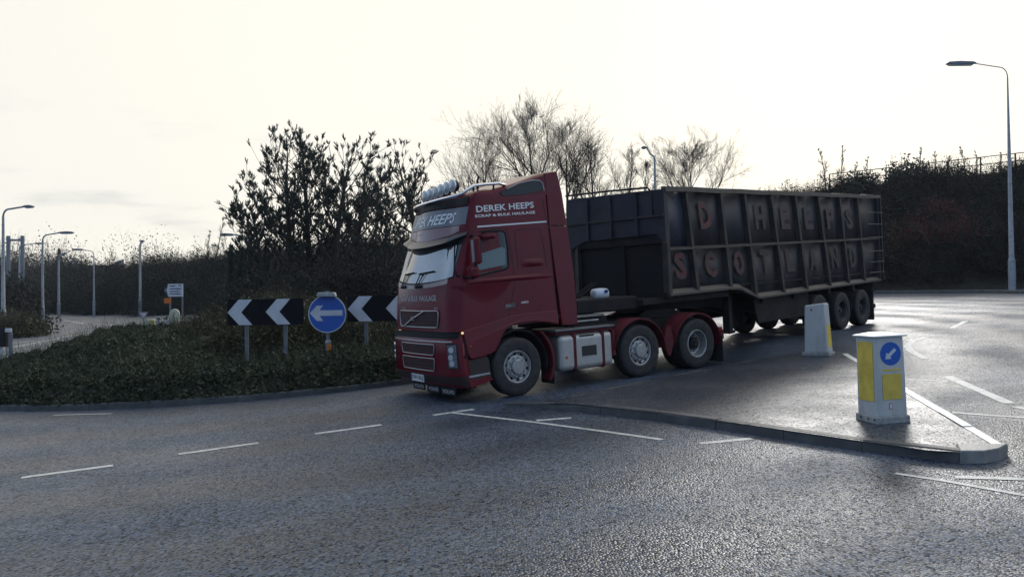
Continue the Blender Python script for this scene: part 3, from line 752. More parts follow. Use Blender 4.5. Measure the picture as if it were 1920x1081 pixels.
for px, py, y, R, H, lab in [(1668, 340, 55.5, 2.4, 3.0, 'dark evergreen bush rising above the railing by the trailer tail'), (1615, 352, 58, 1.6, 2.0, 'smaller dark evergreen bush left of the tall one on the bank'), (1722, 345, 54, 1.3, 2.4, 'dark leafy bush in front of the railing right of the evergreen')]:
    P = at(px, py, y); P[2] -= H*.5
    shrub('evergreen_bush', lab, P, R, H, 5200, .2, NEEDLE)

# ------------------------------------------------------------------ railing on the embankment and the bridge
def bank_rail(name, lab, x0, x1, dz=0.0, off=1.2):
    i = np.arange(nI-1)[(TP[:-1, 0] > x0) & (TP[:-1, 0] < x1)]
    P = np.c_[TP[i]+TN[i]*off*0, TZ[i]+dz]
    root = empty(name, tuple(P[len(P)//2])); tag(root, lab, 'railing'); P = P-P[len(P)//2]
    for z in (1.12, .62):
        MB().tube([tuple(p+np.array([0, 0, z])) for p in P], .03, 6).build('rail', DARK, root)
    pb = None
    for p in P[::1]:
        if pb is None: pb = MB().box(-.035, .035, -.035, .035, -.1, 1.12).build('post', DARK, root); pb.location = p; first = pb
        else: c = first.copy(); COL.objects.link(c); c.parent = root; c.location = p
    return root
bank_rail('railing', 'dark railing along the top of the right embankment', 22.5, 58)
bank_rail('railing', 'dark railing on the embankment behind the pines', -40, 0, dz=.35)
# bridge carrying the raised road over the left road
ia = np.argmin(np.abs(TP[:, 0]-(-78))); ib = np.argmin(np.abs(TP[:, 0]-(-122)))
A3 = np.array([*TP[ia], 10.4]); B3 = np.array([*TP[ib], 10.4]); mid = (A3+B3)/2; dv = B3-A3; Ld = np.linalg.norm(dv)
root = empty('road_bridge', tuple(mid)); root.rotation_euler[2] = math.atan2(dv[1], dv[0]); tag(root, 'pale concrete bridge parapet over the left road', 'bridge')
MB().box(-Ld/2, Ld/2, -4, 4, -1.6, -.3).build('deck', mat('bridge_soffit', (.10, .10, .11), .8, var=.2), root)
for y in (-4.1, 3.9): MB().box(-Ld/2, Ld/2, y, y+.2, -.5, .9).build('parapet', CONC, root)
for x in (-Ld*.25, Ld*.25): MB().box(x-.5, x+.5, -3, 3, -11, -1.6).build('pier', CONC, root)

# ------------------------------------------------------------------ lamp columns
def lamp(lab, base, h, arm, head_len, az=0.0, rise=.25, r=(.10, .05), group='street lamps along the roads', m=STEEL, head=None, curve=.5):
    root = empty('street_lamp', tuple(base)); root.rotation_euler[2] = az; tag(root, lab, 'street lamp', group)
    MB().tube([(0, 0, -.1), (0, 0, 1.5)], r[0]*1.35, 12).tube([(0, 0, 1.5), (0, 0, 1.62), (0, 0, h*.6), (0, 0, h-curve)], [r[0]*1.3, r[0], (r[0]+r[1])/2, r[1]], 12).build('column', m, root, smooth=True, sharp=40)
    pts = [(0, 0, h-curve)] + [(curve*(1-math.cos(t))*.8, 0, h-curve+curve*math.sin(t)) for t in np.linspace(.3, math.pi/2, 6)] + [(max(arm-head_len, curve), 0, h+rise*.6)]
    MB().tube(pts, r[1]*.8, 10).build('arm', m, root, smooth=True)
    x0, x1, z = arm-head_len, arm, h+rise*.6
    b = MB(); w = .16 if head is None else head
    prof = [(x0-.05, .03), (x0+.1, .10), (x0+head_len*.55, .14), (x1-.08, .10), (x1, .03)]
    b.prism([(x, z+t*.75) for x, t in prof] + [(x, z-t*.55) for x, t in prof[::-1]], -w, w)
    hd = b.build('lamp_head', GREYP, root, bevel=.03)
    MB().box(x0+.12, x1-.1, -w*.7, w*.7, z-.105, z-.06).build('lens', LENS, hd)
    MB().box(-r[0]*1.36-.01, -r[0]*1.2, -.06, .06, .5, 1.1).build('hatch', GREYP, root)
    return root
def lamp_px(lab, bx, by, ty, tipx, headpx, d=None, **k):
    if d is None: P = on_ground(bx, by); 
    else: P = np.array([(bx-CX)/FPX*d, d, float(G((bx-CX)/FPX*d, d))])
    h = at(bx, ty, P[1])[2]-P[2]; arm = abs(tipx-bx)/FPX*P[1]; hl = headpx/FPX*P[1]
    return lamp(lab, P, h, arm, hl, 0 if tipx > bx else math.pi, **k)
lamp_px('tall lamp column at the left edge with a drooping oval head', 6, 625, 392, 63, 18, r=(.13, .075))
lamp_px('lamp column at the mouth of the left road with a long flat arm', 80, 611, 440, 138, 26, r=(.11, .07))
lamp_px('thin lamp column in front of the lattice mast', 110, 569, 478, 125, 8, d=88, r=(.13, .09))
lamp_px('lamp column by the bridge with its arm to the left', 176, 575, 470, 137, 17, d=82, r=(.10, .05))
lamp_px('straight lamp column by the white road sign, head turned away', 263, 592, 455, 271, 8, r=(.12, .09), curve=.25)
lamp_px('lamp column between the goal shaped posts, arm to the right', 36, 570, 459, 83, 18, d=95, r=(.12, .07))
lamp_px('lamp peeping out beside the left of the pines', 465, 560, 443, 413, 26, d=62, r=(.10, .07))
P = treepos(1231, 60, 0); hh = at(1231, 290, 60)[2]-P[2]
lamp('street lamp with an upswept arm above the trailer', P, hh, 1.0, .42, math.pi, rise=.9, r=(.12, .08), curve=.35)
P = on_ground(1898, 543); P = P*1.0; hh = at(1889, 126, P[1])[2]-P[2]
lamp('big grey lamp column at the right with its head high on a long arm', P, hh, (1890-1776)/FPX*P[1], 52/FPX*P[1], math.pi, rise=.35, r=(.125, .032), head=.13)
# goal shaped post frame and lattice mast, far left
d = 150.0; x0 = (15.5-CX)/FPX*d; x1 = (42-CX)/FPX*d; zt = at(28, 442, d)[2]; z0 = float(G(x0, d))
root = empty('post_frame', ((x0+x1)/2, d, z0)); tag(root, 'goal shaped frame of two tall posts with a crossbar', 'frame')
for s in (x0, x1): MB().tube([(s-(x0+x1)/2, 0, 0), (s-(x0+x1)/2, 0, zt-z0)], .36, 10).build('post', GREYP, root)
MB().tube([(x0-(x0+x1)/2, 0, zt-z0-.8), (x1-(x0+x1)/2, 0, zt-z0-.8)], .2, 8).build('crossbar', GREYP, root)
d = 230.0; xc = (111-CX)/FPX*d; z0 = float(G(xc, d)); zt = at(111, 466, d)[2]-z0
root = empty('lattice_mast', (xc, d, z0)); tag(root, 'small lattice mast far behind the left road', 'mast')
b = MB(); k = 9
for sx_ in (-1, 1):
    for sy_ in (-1, 1): b.tube([(sx_*1.6, sy_*1.6, 0), (sx_*.15, sy_*.15, zt)], .13, 5)
b.build('leg', DARK, root)
b = MB()
for i in range(k):
    z1, z2 = zt*i/k, zt*(i+1)/k; w1, w2 = 1.6-1.45*i/k, 1.6-1.45*(i+1)/k
    for sy_ in (-1, 1):
        b.tube([(-w1, sy_*w1, z1), (w2, sy_*w2, z2)], .08, 4); b.tube([(w1, sy_*w1, z1), (-w2, sy_*w2, z2)], .08, 4)
b.build('bracing', DARK, root)
MB().tube([(-.2, 0, zt*.55), (-1.2, 0, zt*.5), (-2.2, 0, zt*.42)], .16, 5).build('arm', DARK, root)

# ------------------------------------------------------------------ signs
SIGNW = mat('sign_white', (.60, .62, .66), .5, var=.06, scale=5, dirt=(.30, .31, .32), dirt_amt=.4, dirt_scale=3)
SIGNB = mat('sign_black', (.010, .011, .014), .85, spec=.15)
SIGNBL = mat('sign_blue', (.015, .10, .46), .42, var=.08, scale=4)
YEL = mat('yellow_panel', (.74, .54, .085), .5, var=.12, scale=8, dirt=(.30, .21, .05), dirt_amt=.4, dirt_scale=6)
BOLW = mat('bollard_white', (.54, .55, .54), .45, var=.10, scale=4, dirt=(.16, .155, .14), dirt_amt=.6, dirt_scale=4, stretch=(1, 1, .35))
def chevron_sign(lab, px0, py0, py1, d, nchev, posts, gpx, width=1.81):
    X = (px0-CX)/FPX*d; zt = at(px0, py0, d)[2]; zb = at(px0, py1, d)[2]; h = zt-zb
    g = float(mound(X, d)); root = empty('chevron_sign', (X, d, g)); root.rotation_euler[1] = rad(-.4)
    tag(root, lab, 'sign', 'black and white chevron boards on the roundabout')
    zb -= g
    bd = MB().box(0, width, -.012, .012, zb, zb+h).build('board', SIGNB, root)
    MB().box(0, width, .014, .05, zb+h*.2, zb+h*.28).box(0, width, .014, .05, zb+h*.72, zb+h*.8).build('channel', STEEL, root)
    for c in range(nchev):
        o = c*.905 + .005; s = h/.61
        pl = [(0, .305), (.265, .605), (.585, .605), (.325, .305), (.585, .005), (.275, .005)]
        b = MB(); b.prism([(o+u, zb+v*s) for u, v in pl], -.0165, -.0135); b.build('chevron', SIGNW, root)
    for p in posts:
        x = (p-px0)/FPX*d; MB().tube([(x, .095, -.3), (x, .095, zb+h*.95)], .045, 10).build('post', GREYP, root, smooth=True, sharp=40)
    return root
chevron_sign('left chevron board with two white arrows on two posts', 427, 561.5, 610, 18.9, 2, (460, 533), 680)
chevron_sign('right chevron board running in behind the cab', 652, 555, 603, 18.9, 2, (685, 753), 680)
# blue keep-left sign
d = 18.4; c = at(613.5, 588, d); g = float(mound(c[0], d)); root = empty('keep_left_sign', (c[0], d, g)); tag(root, 'round blue sign with a white left arrow on an orange sleeved post', 'sign')
zc = c[2]-g; r = 35.5/FPX*d
MB().lathe([(0, .0), (r, 0), (r, .02), (0, .02)], 48, 'y', (0, 0, zc)).build('disc', SIGNBL, root)
MB().lathe([(r*.952, -.004), (r*1.0, -.004), (r*1.0, .022), (r*.952, .022)], 48, 'y', (0, 0, zc)).build('rim', SIGNW, root)
ar = [(-.917, .04), (-.54, .44), (-.21, .44), (-.415, .19), (.81, .19), (.81, -.10), (-.40, -.10), (-.21, -.37), (-.54, -.37)]
MB().prism([(u*r, zc+v*r) for u, v in ar], -.006, -.003).build('arrow', SIGNW, root)
lt = MB(); lt.prism([(-.22, zc+r*.9), (.22, zc+r*.9), (.20, zc+r*1.09), (.17, zc+r*1.13), (-.17, zc+r*1.13), (-.20, zc+r*1.08)], -.14, .05)
hd = lt.build('sign_light', mat('light_housing', (.40, .41, .42), .5, var=.15, scale=9, dirt=(.12, .12, .11), dirt_amt=.5, dirt_scale=8), root, bevel=.015)
MB().tube([(0, -.04, zc+r*1.12), (0, -.04, zc+r*1.19)], .022, 8).box(-.06, .06, -.06, -.02, zc+r*1.19, zc+r*1.215).build('sensor', GREYP, hd)
MB().tube([(0, .07, -.3), (0, .07, zc+r*.9)], .042, 12).build('post', GREYP, root, smooth=True, sharp=40)
zs = at(613, 640, d)[2]-g
MB().tube([(0, .07, -.2), (0, .07, zs)], .062, 14).build('sleeve', GREYP, root, smooth=True, sharp=40)
MB().lathe([(.0, zs+.035), (.055, zs+.03), (.066, zs), (.066, zs-.035), (0, zs-.035)], 14, 'z', (0, .07, 0)).build('sleeve_cap', STEEL, root, smooth=True, sharp=40)
b = MB(); k = 8; a0, a1 = rad(-100), rad(5)
aa = np.linspace(a0, a1, k); zz = (-.15, zs-.05)
b.add([(.067*math.cos(t), .07+.067*math.sin(t), z) for t in aa for z in zz], [(2*i, 2*i+2, 2*i+3, 2*i+1) for i in range(k-1)])
o = b.build('reflective_strip', mat('orange_wrap', (.62, .20, .03), .5, var=.15, scale=10), root); o.modifiers.new('t', 'SOLIDIFY').thickness = .003

def bollard(lab, base_px, h, s, yaw, group, cap=True):
    P = on_ground(*base_px, .12); root = empty('traffic_bollard', tuple(P)); root.rotation_euler = (0, rad(-1.6), yaw); tag(root, lab, 'bollard', group)
    return root, P
# near bollard: yellow panels and a blue arrow roundel
root, P = bollard('yellow and white bollard with a blue arrow roundel near the island nose', (1655, 786), 1.07, .42, rad(11), 'bollards on the traffic island')
s = .205; H = 1.04
def taper(z): return s*(1.0 - .05*z/H)
bdm = MB(); bdm.add([(x*taper(z), y*taper(z), z) for z in (.06, H) for x, y in ((-1, -1), (1, -1), (1, 1), (-1, 1))], [(3, 2, 1, 0), (4, 5, 6, 7), (0, 1, 5, 4), (1, 2, 6, 5), (2, 3, 7, 6), (3, 0, 4, 7)])
bdm.build('body', BOLW, root, bevel=.025, seg=3)
MB().box(-.225, .225, -.225, .225, -.03, .075).build('base', mat('bollard_base', (.34, .34, .33), .7, var=.2, scale=9, dirt=(.08, .08, .075), dirt_amt=.75, dirt_scale=7), root, bevel=.02)
k = .225
MB().add([(-k, -k, H-.004), (k, -k, H-.004), (k, k, H-.004), (-k, k, H-.004), (-k, -k, H+.014), (k, -k, H+.014), (k, k, H+.014), (-k, k, H+.014), (-.08, -.08, H+.05), (.08, -.08, H+.05), (.08, .08, H+.05), (-.08, .08, H+.05)],
         [(3, 2, 1, 0), (0, 1, 5, 4), (1, 2, 6, 5), (2, 3, 7, 6), (3, 0, 4, 7), (4, 5, 9, 8), (5, 6, 10, 9), (6, 7, 11, 10), (7, 4, 8, 11), (8, 9, 10, 11)]).build('cap', mat('cap_white', (.74, .75, .74), .4), root, bevel=.008)
def fpan(face, u0, u1, z0, z1, m, name, off=.003):
    def q(u, z):
        t = taper(z)+off; return (u, -t, z) if face == 'f' else (-t, -u, z)
    o = MB().add([q(u0, z0), q(u1, z0), q(u1, z1), q(u0, z1)], [(0, 1, 2, 3)]).build(name, m, root); o.modifiers.new('t', 'SOLIDIFY').thickness = .003; return o
fpan('f', -.125, .135, .275, .585, YEL, 'yellow_panel')
fpan('f', -.125, .135, .622, .645, YEL, 'yellow_panel')
fpan('l', -.15, .145, .25, .975, YEL, 'yellow_panel')
fpan('f', -.05, .0, .155, .235, mat('tag_red', (.45, .16, .15), .6), 'label_plate'); fpan('f', -.042, -.008, .165, .225, SIGNW, 'label_plate', .005)
cz = .83; t = taper(cz)
MB().lathe([(0, -t-.003), (.142, -t-.003), (.142, -t+.02), (0, -t+.02)], 40, 'y', (0.005, 0, cz)).build('roundel', SIGNBL, root)
a45 = rad(40); A2 = [(-1, 0), (-.35, .52), (-.30, .2), (.85, .2), (.85, -.2), (-.30, -.2), (-.35, -.52)]
MB().prism([(.005+(u*math.cos(a45)-v*math.sin(a45))*.098, cz+(u*math.sin(a45)+v*math.cos(a45))*.098) for u, v in A2], -t-.0065, -t-.004).build('arrow', SIGNW, root)
for u in (-.17, -.05, .10): MB().lathe([(0, -.2365), (.012, -.2365), (.012, -.234), (0, -.234)], 10, 'x', (0, u, .035)).build('bolt', BLACK, root)
# far bollard: plain white back
root, P = bollard('plain white bollard with a narrow yellow side panel beside the trailer', (1535, 664), 1.08, .5, rad(-40), 'bollards on the traffic island')
s = .235; H = 1.06
bdm = MB(); 
def tp2(z): return 1.0-.16*z/H
bdm.add([(x*.25*tp2(z), y*.16*tp2(z), z+(.02*x if z > .5 else 0)) for z in (.05, H) for x, y in ((-1, -1), (1, -1), (1, 1), (-1, 1))], [(3, 2, 1, 0), (4, 5, 6, 7), (0, 1, 5, 4), (1, 2, 6, 5), (2, 3, 7, 6), (3, 0, 4, 7)])
bdm.build('body', BOLW, root, bevel=.03, seg=3)
MB().box(-.285, .285, -.195, .195, -.03, .06).build('base', MATS['bollard_base'], root, bevel=.02)
o = MB().add([(.25*tp2(z)+.003, y*.16*tp2(z), z) for z in (.16, .62) for y in (-.75, .75)], [(0, 1, 3, 2)]).build('yellow_panel', YEL, root); o.modifiers.new('t', 'SOLIDIFY').thickness = .003
zq = .94; MB().box(-.085, -.045, -.16*tp2(zq)-.004, -.12, zq-.02, zq+.02).build('rust_mark', mat('rust', (.20, .09, .03), .8, var=.4, scale=30), root)

# road furniture across the roundabout, small in the distance
d = 44.0
c0 = at(309, 544, d); z0 = float(G(c0[0], d)); root = empty('direction_sign', (c0[0], d, z0)); tag(root, 'white direction sign pointing left above the far ivy', 'sign')
k = d/FPX; zc = c0[2]-z0
MB().prism([(0, zc), (7*k, zc+12*k), (34*k, zc+12*k), (34*k, zc-12*k), (7*k, zc-12*k)], -.03, .03).build('board', SIGNW, root)
MB().prism([(1.2*k, zc), (4.5*k, zc+9*k), (6.5*k, zc+9*k), (3.4*k, zc), (6.5*k, zc-9*k), (4.5*k, zc-9*k)], -.036, -.032).build('chevron', mat('sign_ink', (.05, .06, .12), .6), root)
b = MB()
for (u0_, u1_, v) in [(9, 20, 8), (26, 31, 9), (10, 31, 2.5), (10, 28, -2.5), (10, 30, -7)]: b.box(u0_*k, u1_*k, -.036, -.032, zc+(v-.9)*k, zc+(v+.9)*k)
b.build('lettering', MATS['sign_ink'], root)
for u in (9, 32): MB().tube([(u*k, .07, -.1), (u*k, .07, zc+8*k)], .05, 8).build('post', GREYP, root)
c = at(314, 563.5, d-.3); z0 = float(G(c[0], d)); root = empty('diversion_sign', (c[0], d-.3, c[2])); tag(root, 'small orange plate under the white direction sign', 'sign')
MB().box(-.19, .19, -.01, .01, -.14, .14).build('board', ORANGE, root); MB().tube([(.12, .05, -1.6), (.12, .05, .1)], .03, 8).build('post', GREYP, root)
d = 41.0; k = d/FPX
c = at(269, 592, d); z0 = float(mound(c[0], d)) ; root = empty('give_way_sign', (c[0], d, c[2])); tag(root, 'pale upside down triangle sign at the far edge of the roundabout', 'sign')
MB().prism([(-9*k, 7.5*k), (9*k, 7.5*k), (0, -8*k)], -.01, .01).build('board', mat('sign_pink', (.40, .28, .28), .6), root)
MB().prism([(-5.5*k, 5.2*k), (5.5*k, 5.2*k), (0, -4.2*k)], -.015, -.011).build('face', SIGNW, root); MB().tube([(0, .05, -1.3), (0, .05, .1)], .03, 8).build('post', GREYP, root)
c = at(282, 603, d); root = empty('traffic_bollard', (c[0], d, c[2])); tag(root, 'squat yellowish white bollard right of the triangle sign', 'bollard')
MB().box(-8.5*k, 8.5*k, -.12, .12, -.8, 5*k).build('body', mat('bollard_cream', (.60, .58, .42), .6), root, bevel=.06); MB().box(2*k, 8.6*k, -.13, -.1, -.6, 3*k).build('yellow_panel', YEL, root)
for px, lab in [(297.5, 'left one of two white topped black marker posts far beyond the ivy'), (312, 'right one of two white topped black marker posts far beyond the ivy')]:
    c = at(px, 600, d); root = empty('marker_post', (c[0], d, c[2])); tag(root, lab, 'marker post')
    MB().tube([(0, 0, -.8), (0, 0, 5*k)], .075, 10).build('body', SIGNB, root); MB().tube([(0, 0, 4.6*k), (0, 0, 6.4*k)], .08, 10).build('cap', MATS['cap_white'], root); MB().tube([(0, 0, -.7), (0, 0, 1.5*k)], .078, 10).build('band', SIGNW, root)
c = at(327.5, 592, d); root = empty('traffic_bollard', (c[0], d, c[2])); tag(root, 'balloon shaped white bollard below the direction sign', 'bollard')
pr = [(-6.5*k, -14*k), (-9.5*k, 2*k), (-8.5*k, 8*k), (-5*k, 12*k), (0, 13.5*k), (5*k, 12*k), (8.5*k, 8*k), (9.5*k, 2*k), (6.5*k, -14*k), (6*k, -30*k), (-6*k, -30*k)]
MB().prism(pr, -.08, .08).build('body', MATS['bollard_cream'], root, bevel=.04); MB().box(-.02, .02, -.085, -.081, -1.5*k, 6*k).build('mark', mat('tag_red', (0, 0, 0)), root)
# left edge: sign seen from behind and a short post
d = 27.0; k = d/FPX; c = at(7, 640, d); z0 = float(G(c[0], d)); root = empty('roadside_cabinet', (c[0], d, z0)); tag(root, 'dark sign backing box on white legs at the left picture edge', 'sign')
MB().box(-9*k, 7*k, -.06, .06, c[2]-z0-10*k, c[2]-z0+26*k).build('backing', DARK, root)
for u in (-7, 5): MB().tube([(u*k, .08, -.1), (u*k, .08, c[2]-z0-8*k)], .045, 8).build('post', SIGNW, root)
c = at(20, 640, 26.0); z0 = float(G(c[0], 26.0)); root = empty('short_post', (c[0], 26.0, z0)); tag(root, 'short dark post with a white cap at the left edge', 'post')
zt = at(20, 622, 26.0)[2]-z0; MB().tube([(0, 0, -.2), (0, 0, zt)], .06, 10).build('shaft', GREYP, root); MB().tube([(-.07, 0, zt+.0), (-.07, 0, zt+.12)], .1, 10).build('cap', SIGNW, root)

# litter
def scrap(lab, cat, px, py, d, w, h, m, name='litter'):
    c = at(px, py, d); b = MB(); n = 9
    v = [(0, 0, h*.5)] + [(w*.5*math.cos(t)*random.uniform(.6, 1), w*.4*math.sin(t)*random.uniform(.6, 1), h*random.uniform(-.5, .4)) for t in np.linspace(0, 6.28*(n-1)/n, n)]
    b.add(v, [(0, 1+i, 1+(i+1) % n) for i in range(n)]); o = b.build(name, m); o.location = c; o.rotation_euler = (rad(35), 0, 0); return tag(o, lab, cat)
LIT = mat('litter_white', (.55, .57, .58), .6, var=.15, scale=12)
scrap('crumpled pale plastic bag lying on the ivy', 'bag', 315, 674, 19.6, .30, .16, LIT, 'plastic_bag')
scrap('scrap of white paper at the foot of the ivy near the kerb', 'litter', 346, 740, 15.7, .14, .07, LIT)
scrap('white litter scrap by the kerb under the blue sign', 'litter', 537, 729, 15.6, .06, .05, LIT)
scrap('pinkish litter scrap on the kerb beside the lorry bumper', 'litter', 759, 703, 16.9, .10, .09, mat('litter_pink', (.5, .3, .3), .6))

# distant car
P = on_ground(117, 581); root = empty('parked_car', tuple(P)); root.rotation_euler[2] = rad(70); tag(root, 'small dark car far down the left road', 'car')
CARP = mat('car_paint', (.02, .025, .035), .3, coat=.5)
b = MB(); prof = [(-2.1, .35), (-2.1, .8), (-1.9, .92), (-1.1, .98), (1.0, .98), (1.9, .88), (2.1, .7), (2.1, .35)]
b.prism(prof, -.85, .85); b.build('body', CARP, root, bevel=.06)
b = MB(); b.prism([(-1.6, .97), (-1.0, 1.42), (.35, 1.44), (1.05, .97)], -.72, .72); b.build('cabin', GLASS, root, bevel=.05)
MB().box(-.95, .35, -.68, .68, 1.43, 1.47).build('roof', CARP, root, bevel=.02)
for x in (-1.3, 1.3):
    for y in (-.8, .62): MB().lathe([(0, y), (.3, y), (.33, y+.03), (.33, y+.17), (.3, y+.2), (0, y+.2)], 20, 'y', (x, 0, .33)).build('wheel', RUBBER, root)

# ------------------------------------------------------------------ wheels
def wheel(parent, name, x, y, r, w, out, kind, m_t=RUBBER):
    """tyre with rim; out = -1 faces the near side, kind = hub, dish or trailer"""
    b = MB(); rr = .60*r/.52
    hw_ = w/2; rim = .295*r/.52
    prof = [(rim, -hw_*.80), (rim+.02, -hw_*.93), (r*.80, -hw_), (r*.93, -hw_*.95), (r*.975, -hw_*.86), (r, -hw_*.70)]
    for g in (-.45, -.15, .15, .45): prof += [(r, hw_*(g-.07)), (r-.014, hw_*(g-.05)), (r-.014, hw_*(g+.05)), (r, hw_*(g+.07))]
    prof += [(r, hw_*.70), (r*.975, hw_*.86), (r*.93, hw_*.95), (r*.80, hw_), (rim+.02, hw_*.93), (rim, hw_*.80)]
    b.lathe(prof, 56, 'y')
    t = b.build(name, m_t, parent, smooth=True, sharp=35); t.location = (x, y, r)
    s = out
    b = MB()
    if kind == 'hub':
        p = [(rim, hw_*.80), (rim-.012, hw_*.86), (rim-.03, hw_*.82), (rim-.045, hw_*.55), (rim-.075, hw_*.45), (.205, hw_*.62), (.185, hw_*.66), (0, hw_*.66)]
    else:
        p = [(rim, hw_*.80), (rim-.012, hw_*.88), (rim-.03, hw_*.84), (rim-.045, hw_*.30), (rim-.06, -hw_*.25), (.19, -hw_*.35), (0, -hw_*.35)]
    b.lathe([(q, s*h) for q, h in p], 48, 'y'); b.build('rim', HUB if kind != 'trailer' else mat('trailer_rim', (.06, .06, .062), .6, .2, var=.3, scale=9), t, smooth=True, sharp=30)
    b = MB()
    if kind == 'hub':
        b.lathe([(.135, s*hw_*.64), (.130, s*hw_*1.0), (.118, s*(hw_+.012)), (0, s*(hw_+.014))], 32, 'y')
        b.build('hub_cap', HUB, t, smooth=True, sharp=30)
        first = None
        for k in range(10):
            a = 2*math.pi*k/10+.1
            if first is None: first = MB().lathe([(.019, s*hw_*.64), (.018, s*hw_*.92), (.012, s*hw_*.98), (0, s*hw_*.98)], 10, 'y').build('wheel_nut', CHROME, t, smooth=True, sharp=40); c = first
            else: c = first.copy(); COL.objects.link(c); c.parent = t
            c.location = (math.cos(a)*.168, 0, math.sin(a)*.168)
        first = None
        for k in range(10):
            a = 2*math.pi*(k+.5)/10+.1; q = .232
            if first is None: first = MB().lathe([(.026, s*hw_*.535), (.026, s*(hw_*.60)), (0, s*(hw_*.60))], 14, 'y').build('rim_hole', BLACK, t); c = first
            else: c = first.copy(); COL.objects.link(c); c.parent = t
            c.location = (math.cos(a)*q, 0, math.sin(a)*q)
    else:
        b.lathe([(.14, -s*hw_*.35), (.13, s*hw_*.25), (.10, s*hw_*.38), (.06, s*hw_*.40), (.05, s*hw_*.62), (0, s*hw_*.64)], 24, 'y')
        b.build('hub_cap', DARK if kind == 'dish' else MATS['trailer_rim'], t, smooth=True, sharp=30)
        first = None
        for k in range(10):
            a = 2*math.pi*k/10
            if first is None: first = MB().lathe([(.016, -s*hw_*.35), (.015, -s*hw_*.1), (0, -s*hw_*.1)], 8, 'y').build('wheel_nut', DARK, t); c = first
            else: c = first.copy(); COL.objects.link(c); c.parent = t
            c.location = (math.cos(a)*.17, 0, math.sin(a)*.17)
    return t
def place_vehicle(name, contact, back, ylat):
    """root frame: x to the rear, y to the vehicle's right, z up from the road; contact = near side point on the road at y = -ylat"""
    nrm = np.array([-.04, -.034, 1]); nrm /= np.linalg.norm(nrm)
    e1 = np.array(back, float); e1 /= np.linalg.norm(e1); e3 = nrm-(nrm@e1)*e1; e3 /= np.linalg.norm(e3); e2 = np.cross(e3, e1)
    root = bpy.data.objects.new(name, None); COL.objects.link(root); root.empty_display_size = .3
    o = np.array(contact) + e2*ylat; M = Matrix.Identity(4)
    for i in range(3): M[i][0], M[i][1], M[i][2], M[i][3] = e1[i], e2[i], e3[i], o[i]
    root.matrix_world = M
    return root

# ------------------------------------------------------------------ tractor unit
TR = place_vehicle('lorry_tractor_unit', (0.1204, 14.1749, 0.4868), (.82689, .55995, .05211), 1.25)
tag(TR, 'dark red high roofed lorry cab unit with roof lamps turning left', 'lorry')
PT = rad(1.5)
def cabT(p): x, y, z = p; return (x*math.cos(PT)-z*math.sin(PT), y, x*math.sin(PT)+z*math.cos(PT))
XF = ([.28, .36, .50, .60, 1.08, 1.25, 1.32, 1.66, 2.05, 2.18, 2.75, 2.95, 3.04, 3.08, 3.35, 3.58, 3.66, 3.72],
      [-1.20, -1.27, -1.31, -1.32, -1.31, -1.29, -1.28, -1.275, -1.25, -1.225, -1.045, -.98, -.98, -.965, -.875, -.79, -.73, -.62])
def RYf(z): return float(np.interp(z, [1.3, 2.2, 3.0], [.30, .34, .42]))
def RXf(z): return float(np.interp(z, [2.2, 2.75], [.21, .15]))
def BOWf(z): return float(np.interp(z, [.3, 1.3, 1.7, 2.2, 2.75, 3.3], [.06, .06, .08, .11, .15, .17]))
def hwid(z): return 1.25-.0523*z
def plan(sq, z, ins=0.0):
    s = -1 if sq < 0 else 1; q = abs(sq); h = hwid(z)-ins; xf = float(np.interp(z, *XF))+ins; RY, RX, BOW = RYf(z), RXf(z), BOWf(z)
    if q <= 1: y = q*(h-RY); x = xf+BOW*q*q
    elif q <= 2: a = (q-1)*math.pi/2; y = h-RY+RY*math.sin(a); x = xf+BOW+RX*(1-math.cos(a))
    else: y = h; x = xf+BOW+RX+(q-2)
    return np.array([x, s*y, z])
def q_of_x(x, z):
    RX = RXf(z); xs = float(np.interp(z, *XF))+BOWf(z)+RX; return 2+(x-xs) if x >= xs else 2-math.acos(max(-1, min(1, 1-(xs-x)/RX)))*2/math.pi*.999
def q_of_y(y, z):
    h = hwid(z)-RYf(z); return -y/h   # unused sign helper
def surf(sq, z, off=0.0):
    p = plan(sq, z); e = 1e-3
    dq = plan(sq+e, z)-plan(sq-e, z); dz = plan(sq, z+e)-plan(sq, z-e)
    nn = np.cross(dz, dq); nn /= np.linalg.norm(nn)+1e-12
    return cabT(p+nn*off)
def side(x, z, off=0.0): return surf(-q_of_x(x, z), z, off)     # near side of the cab
def patch(name, m, fn, nu, nv, parent=TR, thick=.01, smooth=True):
    """grid patch; fn(u,v,off) gives surface points; a skirt gives it thickness"""
    v = []; f = []
    for off in (1, 0):
        for j in range(nv+1):
            for i in range(nu+1): v.append(fn(i/nu, j/nv, off))
    w = nu+1; B = w*(nv+1)
    for j in range(nv):
        for i in range(nu): a = j*w+i; f.append((a, a+1, a+w+1, a+w))
    rim = [i for i in range(w)] + [j*w+nu for j in range(1, nv+1)] + [nv*w+i for i in range(nu-1, -1, -1)] + [j*w for j in range(nv-1, 0, -1)]
    for a, b_ in zip(rim, rim[1:]+rim[:1]): f.append((b_, a, a+B, b_+B))
    o = MB().add(v, f).build(name, m, parent, smooth=smooth, sharp=45)
    return o
def spatch(name, m, q0, q1, z0, z1, nu, nv, off=.006, sink=-.01, parent=TR, qf=None):
    """patch of the cab surface between q0..q1 and z0..z1 (numbers or functions of the fraction of height)"""
    def fn(u, v, o_):
        z = z0(u)+(z1(u)-z0(u))*v if callable(z0) else z0+(z1-z0)*v
        a = q0(v) if callable(q0) else q0; b_ = q1(v) if callable(q1) else q1
        of = off(u, v) if callable(off) else off
        return surf(a+(b_-a)*u, z, of if o_ else sink)
    return patch(name, m, fn, nu, nv, parent)
